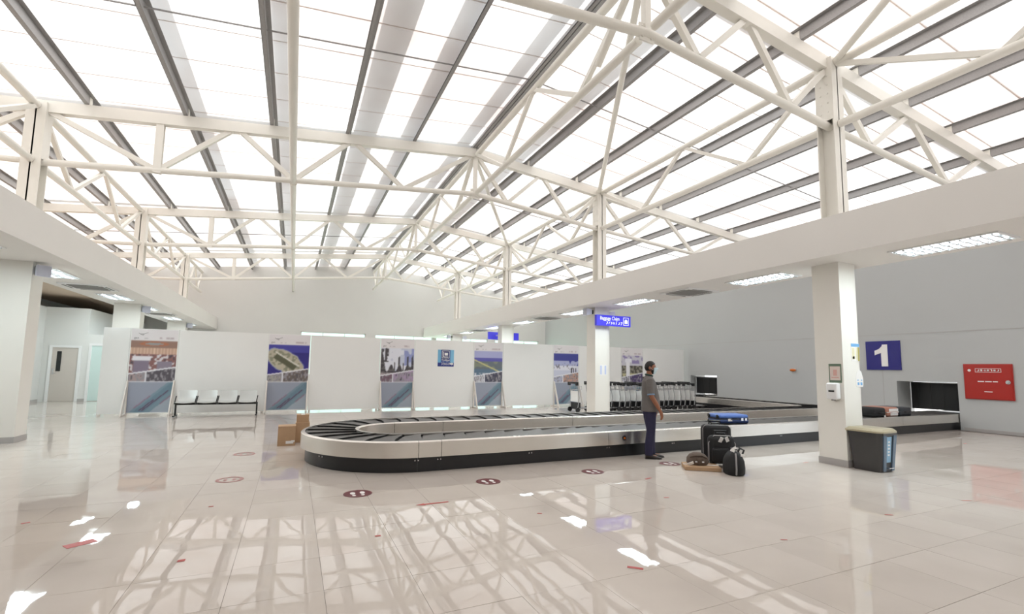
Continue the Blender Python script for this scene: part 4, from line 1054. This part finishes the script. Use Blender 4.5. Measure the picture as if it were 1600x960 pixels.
belt_case(14.45, .55, mat('dark_slate_case', rgb(46, 52, 58), .4, var=.1), 'dark slate suitcase on the belt, closest to the strip curtain', M_BLACK, .23)

# ------------------------------------------------------------------ trash bin
tb = thing('trash_bin', 'dark grey pedal bin with a tan lid at the foot of the pillar', 'bin', (8.43, 4.53, 0), .0)
def bin_out(w, d, r=.07, n=5):
    pts = []
    for cx, cy, a0 in ((w-r, -d+r, -90), (w-r, d-.02, 0), (-w+r, d-.02, 90), (-w+r, -d+r, 180)):
        rr = r if cy < 0 else .02; cx2 = cx if cy < 0 else math.copysign(w-.02, cx)
        for i in range(n+1): a = math.radians(a0 + 90*i/n); pts.append((cx2 + rr*math.cos(a), (cy if cy < 0 else d-.02) + rr*math.sin(a)))
    return pts
lo, hi = bin_out(.185, .19), bin_out(.235, .235); n = len(lo)
vs = [(x, y, 0) for x, y in lo] + [(x, y, .6) for x, y in hi]
MB().add(vs, [tuple(range(n-1, -1, -1)), tuple(range(n, 2*n))] + [(i, (i+1) % n, n+(i+1) % n, n+i) for i in range(n)]).obj('body', M_BIN, tb, smooth=True)
lid = bin_out(.265, .262, .13, 8); k = len(lid)
mb = MB(); vs = [(x, y, .6) for x, y in lid] + [(x, y, .625) for x, y in lid] + [(x*.86, y*.86, .66) for x, y in lid]
mb.add(vs, [tuple(range(k-1, -1, -1)), tuple(range(2*k, 3*k))] + [(i, (i+1) % k, k+(i+1) % k, k+i) for i in range(k)] + [(k+i, k+(i+1) % k, 2*k+(i+1) % k, 2*k+i) for i in range(k)])
mb.obj('lid', M_TAN, tb, smooth=True)
def fr(x, z, o=0.0): return (x*(.185 + .05*z/.6)/.185, -(.19 + .045*z/.6) - o, z)
def slab(x0, x1, z0, z1, o, m, name):
    a = [fr(x0, z0, o), fr(x1, z0, o), fr(x1, z1, o), fr(x0, z1, o)]; b = [(p[0], p[1] + o + .005, p[2]) for p in a]
    MB().add(a + b, [(0,1,2,3), (7,6,5,4), (0,4,5,1), (1,5,6,2), (2,6,7,3), (3,7,4,0)]).obj(name, m, tb)
slab(-.125, -.065, .02, .57, .016, M_BINB, 'front_rib'); slab(.085, .15, .02, .57, .016, M_BINB, 'front_rib')
slab(-.045, .055, .15, .54, .006, M_STICK, 'front_sticker'); slab(-.055, .075, .02, .14, .004, M_BLACK, 'pedal_recess')
slab(-.05, .07, .06, .075, .05, M_CHROME, 'pedal'); slab(-.14, .16, .565, .6, .018, M_BIN, 'rim')
mb = MB()
for i in range(5): a = fr(-.02, .25 + i*.05, .0075); mb.box(a[0], a[0] + .05, a[1] - .001, a[1] + .001, a[2], a[2] + .025)
mb.obj('sticker_marks', M_PRINTW, tb)
nest(tb, {'sticker_marks': 'front_sticker', 'pedal': 'pedal_recess'})

# ------------------------------------------------------------------ papers and dispenser on the pillars
def paper(x0, x1, z0, z1, y, label, parts):
    t = thing('notice', label, 'notice', ((x0+x1)/2, y, z0), group='papers on the pillars')
    w, h = x1-x0, z1-z0
    MB().box(-w/2, w/2, -.002, 0, 0, h).obj('sheet', parts[0], t)
    for (a, b, c, d, m, nm) in parts[1:]: MB().box(-w/2 + a*w, -w/2 + b*w, -.0032, -.002, c*h, d*h).obj(nm, m, t)
    return t
yb = ROWS[0] - .178
M_OLIVE = mat('olive_print', rgb(170, 160, 90), .5); M_PALEY = mat('pale_yellow_print', rgb(226, 220, 186), .5)
paper(8.43, 8.66, 1.72, 2.01, yb - .001, 'paper notice with a blue heading and yellowish columns on the bin pillar', [M_PRINTW, (0, 1, .82, 1, M_NBLUE, 'heading'), (.06, .4, .1, .76, M_PALEY, 'text_block'), (.55, .72, .05, .78, M_PALEY, 'text_block'), (.76, .98, .0, .8, M_OLIVE, 'text_block'), (.14, .36, .12, .26, M_NPAPER, 'stamp')])
st = thing('sticker', 'white oval sticker with blue marks on the bin pillar', 'sticker', (8.62, yb - .001, 1.29))
mb = MB().prism([(-.1,.03),(-.085,.0),(.085,.0),(.1,.03),(.1,.15),(.06,.25),(0,.29),(-.06,.25),(-.1,.15)], 0, .002); mb.xf(face_matrix((0, 0, 0), (1,0,0), (0,0,1))); mb.obj('sheet', M_PRINTW, st)
MB().box(-.06, -.01, -.0035, -.002, .03, .075).box(.02, .07, -.0035, -.002, .03, .075).box(-.06, -.03, -.0035, -.002, .1, .12).box(.04, .07, -.0035, -.002, .1, .12).obj('blue_marks', M_NBLUE, st)
gn = thing('notice', 'green bordered notice on the side of the bin pillar above the dispenser', 'notice', (8.196, 4.91, 1.51), group='papers on the pillars')
MB().box(-.004, 0, -.1, .1, -.155, .155).obj('border', M_NGREEN, gn); MB().box(-.006, -.004, -.082, .082, -.115, .115).obj('sheet', M_NPAPER, gn)
MB().box(-.0065, -.006, -.03, .03, -.04, .06).box(-.0065, -.006, -.06, .06, -.08, -.065).obj('print_block', mat('pink_print', rgb(216, 168, 158), .5), gn)
hs = thing('soap_dispenser', 'white sanitiser dispenser on the side of the bin pillar', 'dispenser', (8.196, 4.92, 1.08))
rbox(-.11, 0, -.09, .09, 0, .27, .025, 3).obj('housing', M_WHITE, hs, smooth=True); MB().box(-.114, -.108, -.045, .045, .12, .15).obj('sensor_window', M_BLACK, hs); MB().box(-.09, -.04, -.02, .02, -.02, .005).obj('nozzle', M_GREYP, hs)
paper(8.36, 8.60, 1.33, 1.65, ROWS[1] - .179, 'white paper notice on the Baggage Claim pillar', [M_PRINTW, (.05, .3, .1, .9, mat('pale_blue_print', rgb(196, 206, 236), .5), 'text_block'), (.72, .95, .1, .9, mat('pale_blue_print', rgb(196, 206, 236), .5), 'text_block')])

# ------------------------------------------------------------------ floor stickers and tape
def foot_sticker(x, y, label):
    t = thing('floor_sticker', label, 'sticker', (x, y, .0015), group='round footprint stickers')
    MB().disc((0, 0), .165, 0, .0012, 28).obj('disc', M_MAROON, t)
    mb = MB()
    for sx in (-1, 1):
        mb.disc((sx*.055, .025), .03, .0012, .0018, 12, .055); mb.disc((sx*.05, -.075), .022, .0012, .0018, 12, .028)
    mb.obj('footprint_print', M_PRINTW, t)
foot_sticker(.777, 5.99, 'round maroon footprint sticker in front of the carousel end curve'); foot_sticker(2.446, 5.99, 'round maroon footprint sticker before the carousel, second along')
foot_sticker(4.117, 6.0, 'round maroon footprint sticker before the carousel, third along, left of the man'); foot_sticker(5.65, 6.05, 'round maroon footprint sticker between the man and the flat carton')
def ring_sticker(x, y, label):
    t = thing('floor_sticker', label, 'sticker', (x, y, .0015), group='round footprint stickers')
    mb = MB(); n = 28
    vs = [(r*math.cos(2*math.pi*i/n), r*math.sin(2*math.pi*i/n), z) for z in (0, .0012) for r in (.165, .12) for i in range(n)]
    fs = []
    for i in range(n):
        j = (i+1) % n; fs += [(2*n+i, 2*n+j, 3*n+j, 3*n+i), (i, j, 2*n+j, 2*n+i), (n+j, n+i, 3*n+i, 3*n+j)]
    mb.add(vs, fs).obj('ring', mat('faded_maroon', rgb(160, 108, 104), .35), t)
    mb = MB().disc((-.05, 0), .022, 0, .001, 10, .06).disc((.05, 0), .022, 0, .001, 10, .06); mb.obj('footprint_print', mat('faded_maroon', rgb(160, 108, 104), .35), t)
ring_sticker(-.673, 7.29, 'faded round sticker on open floor before the cardboard boxes'); ring_sticker(-.662, 9.23, 'faded round sticker on open floor level with the cardboard boxes')
ar = MB().prism([(-.2,0),(-.1,.04),(-.1,.016),(.17,.016),(.17,-.016),(-.1,-.016),(-.1,-.04)], .0015, .0027).obj('floor_arrow', M_REDTAPE, loc=(1.5, 5.27, 0)); tag(ar, 'thin red arrow sticker on the floor pointing to the corridor side', 'arrow')
TAPES = [(-1.53, 5.21, .2, .11, .6, 'wide strip of dark red tape beside a light reflection, in the open floor'), (-.70, 4.49, .05, .045, 0, 'small dark red tape square between the wide red strip and the arrow'), (-.71, 6.02, .045, .03, 0, 'small red tape mark beyond the wide red strip, towards the faded stickers'),
         (-2.19, 6.04, .06, .03, .5, 'small red tape mark on the floor nearest the big bare column'), (.77, 4.47, .05, .03, 0, 'small red tape mark in front of the red arrow'), (2.43, 4.51, .05, .025, -.5, 'small red tape mark in front of the second footprint sticker'),
         (2.47, 3.03, .12, .035, -.75, 'short red tape strip at the edge of a bright lamp reflection'), (4.135, 4.49, .06, .02, -.3, 'small faint red tape mark in front of the third footprint sticker'), (4.6, 5.35, .14, .03, .3, 'short red tape strip on the floor in front of the man'),
         (4.133, 2.995, .06, .018, -.5, 'tiny red tape mark on the bare floor in front of the bags'), (5.92, 3.06, .08, .018, -.5, 'tiny red tape mark on the bare floor in front of the trash bin'), (7.49, 3.03, .12, .018, -.4, 'thin red tape mark on the floor before the red cabinet'), (7.95, 5.31, .12, .02, 0, 'thin red tape mark beside the bin pillar'), (13.6, 5.45, .12, .03, 0, 'thin red tape mark near the foot of the right wall')]
for (x, y, w, hgt, r, lb) in TAPES:
    o = MB().box(-w/2, w/2, -hgt/2, hgt/2, .0015, .0025).obj('floor_tape', M_REDTAPE, loc=(x, y, 0)); o.rotation_euler = (0, 0, r); tag(o, lb, 'tape', 'red tape marks on the floor')

# ------------------------------------------------------------------ luggage trolleys
def make_trolley():
    t = thing('luggage_trolley', '', 'trolley', group='nested luggage trolleys')
    MB().tube([(-.30,-.26,.14),(.50,-.17,.12),(.62,-.08,.12),(.62,.08,.12),(.50,.17,.12),(-.30,.26,.14)], .016, 6).tube([(-.2,-.25,.14),(-.2,.25,.14)], .014, 6).tube([(.2,-.2,.13),(.2,.2,.13)], .014, 6).obj('base_frame', M_ALU, t, smooth=True)
    for sy in (-1, 1):
        MB().tube([(-.30, sy*.26, .14), (-.24, sy*.26, .5), (-.32, sy*.26, .98)], .015, 6).obj('upright', M_ALU, t, smooth=True)
        MB().tube([(-.30, sy*.26 - .02, .085), (-.30, sy*.26 + .02, .085)], .085, 12).obj('wheel', M_BLACK, t, smooth=True)
    MB().tube([(.54, -.02, .07), (.54, .02, .07)], .07, 12).obj('wheel', M_BLACK, t, smooth=True)
    MB().tube([(-.32,-.29,1.0),(-.36,-.15,1.02),(-.36,.15,1.02),(-.32,.29,1.0)], .036, 7).box(-.37, -.30, -.3, -.2, .93, 1.05).box(-.37, -.30, .2, .3, .93, 1.05).obj('handle', M_BLACK, t, smooth=True)
    MB().box(-.285, -.27, -.235, .235, .36, .74).obj('sign_board', M_PANEL, t)
    b = MB()
    for z in (.78, .9): b.tube([(-.29,-.25,z),(-.12,-.22,z),(-.12,.22,z),(-.29,.25,z)], .007, 5)
    for yy in (-.22,-.11,0,.11,.22): b.tube([(-.12,yy,.9),(-.12,yy,.78),(-.28,yy,.76)], .006, 5)
    b.obj('basket', M_ALU, t)
    MB().box(-.28, -.16, -.22, .22, .1, .33).obj('tail_bumper', M_BLACK, t)
    nest(t, {'wheel': 'upright', 'tail_bumper': 'base_frame'})
    return t
TR = make_trolley(); NT = 20
for i in range(NT):
    x = 9.75 + .265*i if i else 9.35; y = 14.35
    lb = 'luggage trolley standing apart on the near side of the Baggage Claim pillar' if i == 0 else 'luggage trolley in the nested row by the panels, %s counting from the Baggage Claim pillar' % ORD[i-1]
    if i == 0: TR.location = (x, y, 0); TR['label'] = lb
    else: dup(TR, (x + random.uniform(-.03, .03), y + random.uniform(-.03, .03), 0), random.uniform(-.05, .05), lb).scale = (1, 1, random.uniform(.95, 1.03))

# ------------------------------------------------------------------ the man
def build_man():
    t = thing('person', 'standing man in a grey polo shirt, navy trousers and pale face mask', 'person', (5.69, 6.56, 0), math.radians(-32))
    body = MB()
    body.loft([(0, 0, .86, .10, .15), (.01, 0, .95, .105, .15), (.01, 0, 1.05, .105, .14), (0, 0, 1.2, .105, .155), (-.01, 0, 1.32, .09, .16), (-.012, 0, 1.38, .06, .10), (-.005, 0, 1.41, .052, .056), (.006, 0, 1.5, .05, .052)])
    def head():
        mb = MB(); nu, nv = 40, 28; vs = []; fs = []
        for i in range(nv + 1):
            p = -math.pi/2 + math.pi*i/nv
            for j in range(nu):
                a = 2*math.pi*j/nu; x, y, z = math.cos(p)*math.cos(a), math.cos(p)*math.sin(a), math.sin(p)
                X, Y, Z = .093*x, .073*y, .112*z
                if z < 0: Y *= 1 - .28*(-z)**1.5; X = X*(1 - .15*(-z)) + .016*(-z); 
                if x > .3:
                    X += .024*math.exp(-((y/.16)**2 + ((z + .12)/.16)**2)) + .006*math.exp(-((z - .22)/.1)**2 - (y/.6)**2) - .008*(math.exp(-(((abs(y) - .4)/.16)**2 + ((z - .06)/.1)**2)))
                    X += .008*math.exp(-((y/.3)**2 + ((z + .52)/.12)**2)) + .012*math.exp(-((y/.3)**2 + ((z + .88)/.14)**2))
                vs.append((X + .02, Y, Z + 1.555))
        for i in range(nv):
            for j in range(nu): j2 = (j+1) % nu; fs.append((i*nu+j, i*nu+j2, (i+1)*nu+j2, (i+1)*nu+j))
        return mb.add(vs, fs)
    h = head(); body.add(h.v, h.f)
    for sy in (-1, 1): body.ball((.0, sy*.075, 1.55), .02, .012, .032)
    arms = {-1: [(-.01, -.175, 1.335), (-.02, -.215, 1.2), (0, -.235, 1.06), (.07, -.232, .95), (.135, -.225, .835)], 1: [(-.01, .175, 1.335), (-.02, .215, 1.2), (0, .235, 1.06), (.06, .232, .95), (.11, .225, .835)]}
    for sy in (-1, 1):
        A = arms[sy]; body.tube(A, [.055, .048, .042, .038, .027], 12)
        wx, wy, wz = A[-1]
        body.tube([(wx, wy, wz), (wx + .018, wy, wz - .04), (wx + .03, wy, wz - .085)], [.026, .030, .026], 10)
        for k, (off, ln) in enumerate(((-.024, .072), (-.008, .082), (.008, .078), (.024, .062))):
            bx, bz = wx + .03 - off*.55, wz - .085 - off*.25
            body.tube([(wx + .02 - off*.7, wy + sy*.002, wz - .06), (bx + .004, wy, bz - ln*.35), (bx - .002, wy - sy*.012, bz - ln*.75), (bx - .012, wy - sy*.024, bz - ln)], [.011, .0105, .0095, .008], 7)
        body.tube([(wx + .02, wy - sy*.01, wz - .03), (wx + .047, wy - sy*.022, wz - .065), (wx + .05, wy - sy*.03, wz - .1)], [.012, .011, .009], 7)
    for sy, fx in ((-1, -.02), (1, .05)):
        body.tube([(0, sy*.085, .9), (.0, sy*.09, .7), (.015 + fx*.4, sy*.088, .46), (-.01 + fx*.8, sy*.085, .25), (-.02 + fx, sy*.085, .09)], [.085, .075, .052, .046, .036], 14)
        body.ball((.045 + fx, sy*.088, .048), .085, .026, .024)
    remeshed(body, 'body', M_SKIN, t, .006, 5)
    # shirt
    sh = MB()
    sh.loft([(.015, 0, .80, .155, .20), (.018, 0, .88, .158, .198), (.024, 0, .98, .152, .182), (.014, 0, 1.1, .14, .178), (.0, 0, 1.22, .13, .188), (-.012, 0, 1.32, .112, .19), (-.016, 0, 1.375, .082, .14), (-.01, 0, 1.40, .066, .085), (-.006, 0, 1.425, .06, .066)], 28)
    for sy in (-1, 1):
        A = arms[sy]; sh.tube([(-.012, sy*.13, 1.34), (-.012, sy*.18, 1.325), (-.018, sy*.215, 1.22), (-.012, sy*.236, 1.1)], [.07, .072, .066, .064], 14)
    remeshed(sh, 'shirt', M_SHIRT, t, .008, 3)
    MB().tube([(.058*math.cos(a) - .004, .066*math.sin(a), 1.425 - .014*math.cos(a)) for a in [2*math.pi*i/20 for i in range(20)]], .015, 8, closed=True).obj('collar', M_COLLAR, t, smooth=True)
    for sy in (-1, 1): MB().tube([(-.013, sy*.2345, 1.118), (-.011, sy*.237, 1.092)], [.062, .063], 16).obj('sleeve_hem', M_HEM, t, smooth=True)
    MB().box(.04, .1, -.012, .012, 1.28, 1.4).xf(Matrix.Translation((.015, 0, 0)) @ Matrix.Rotation(-.12, 4, 'Y')).obj('placket', M_SHIRT, t)
    # trousers
    tr = MB()
    tr.loft([(.0, 0, .74, .115, .165), (.0, 0, .84, .125, .172), (.012, 0, .93, .125, .16)], 26)
    for sy, fx in ((-1, -.02), (1, .05)):
        tr.tube([(0, sy*.085, .86), (-.0, sy*.088, .7), (.012 + fx*.4, sy*.088, .47), (-.012 + fx*.8, sy*.086, .25), (-.015 + fx, sy*.085, .06)], [.1, .094, .076, .072, .068], 18)
    remeshed(tr, 'trousers', M_TROUS, t, .008, 4)
    for sy, fx in ((-1, -.02), (1, .05)):
        s = MB(); xs = [(-.075, .03, .075), (-.05, .04, .085), (.02, .042, .085), (.08, .045, .062), (.14, .044, .048), (.185, .03, .036), (.2, .012, .025)]
        vs = []; n = 12
        for (x, w, hh) in xs:
            for j in range(n): a = 2*math.pi*j/n; vs.append((x + fx, sy*.088 + w*math.cos(a), max(0.004, hh*.5 + hh*.5*math.sin(a)*1.0)))
        fs = [(i*n+j, (i+1)*n+j, (i+1)*n+(j+1) % n, i*n+(j+1) % n) for i in range(len(xs)-1) for j in range(n)] + [tuple(range(n)), tuple((len(xs)-1)*n + j for j in range(n-1, -1, -1))]
        s.add(vs, fs).obj('shoe', M_SHOE, t, smooth=True)
        MB().prism([(-.08 + fx, sy*.088 - .035), (.05 + fx, sy*.088 - .046), (.16 + fx, sy*.088 - .044), (.205 + fx, sy*.088), (.16 + fx, sy*.088 + .044), (.05 + fx, sy*.088 + .046), (-.08 + fx, sy*.088 + .035)], 0, .014).obj('shoe_sole', M_BLACK, t)
    # hair, beard, mask, eyes made from the head surface
    def shell(cond, scale, name, m, off=(0, 0, 0)):
        keep = []; ids = {}; vs = []
        cx, cz = .02, 1.555
        for f in h.f:
            c = [sum(h.v[i][k] for i in f)/4 for k in range(3)]
            if cond((c[0]-cx)/.093, c[1]/.073, (c[2]-cz)/.112): keep.append(f)
        for f in keep:
            for i in f:
                if i not in ids: ids[i] = len(vs); v = h.v[i]; vs.append((cx + (v[0]-cx)*scale + off[0], v[1]*scale + off[1], cz + (v[2]-cz)*scale + off[2]))
        o = MB().add(vs, [tuple(ids[i] for i in f) for f in keep]).obj(name, m, t, smooth=False)
        md = o.modifiers.new('s', 'SOLIDIFY'); md.thickness = .012; md.offset = -1
        me = eval_mesh(o); o.modifiers.clear(); o.data = me; me.polygons.foreach_set('use_smooth', [True]*len(me.polygons)); return o
    shell(lambda x, y, z: z > .42 + .12*max(0, x) or (x < -.02 and z > -.42) or (x < .22 and z > .1 and abs(y) > .3), 1.09, 'hair', M_HAIR)
    shell(lambda x, y, z: x > .05 and z < -.3 and z > -.98, 1.04, 'beard', M_HAIR)
    shell(lambda x, y, z: x > .42 and z < .0 and z > -.92 and abs(y) < .85, 1.13, 'face_mask', M_MASK, (.006, 0, 0))
    for sy in (-1, 1):
        MB().tube([(.062, sy*.066, 1.515), (.03, sy*.078, 1.535), (.005, sy*.084, 1.56)], .002, 5).obj('ear_loop', M_MASK, t)
        MB().ball((.098, sy*.031, 1.566), .009, .013, .008).obj('eye', M_PRINTW, t, smooth=True); MB().ball((.105, sy*.032, 1.566), .004, .006, .006).obj('iris', M_BLACK, t, smooth=True)
        MB().tube([(.107, sy*.012, 1.584), (.104, sy*.032, 1.59), (.092, sy*.05, 1.584)], .004, 5).obj('eyebrow', M_HAIR, t)
    nest(t, {'ear_loop': 'face_mask', 'iris': 'eye', 'shoe_sole': 'shoe', 'collar': 'shirt', 'sleeve_hem': 'shirt', 'placket': 'shirt'})
build_man()
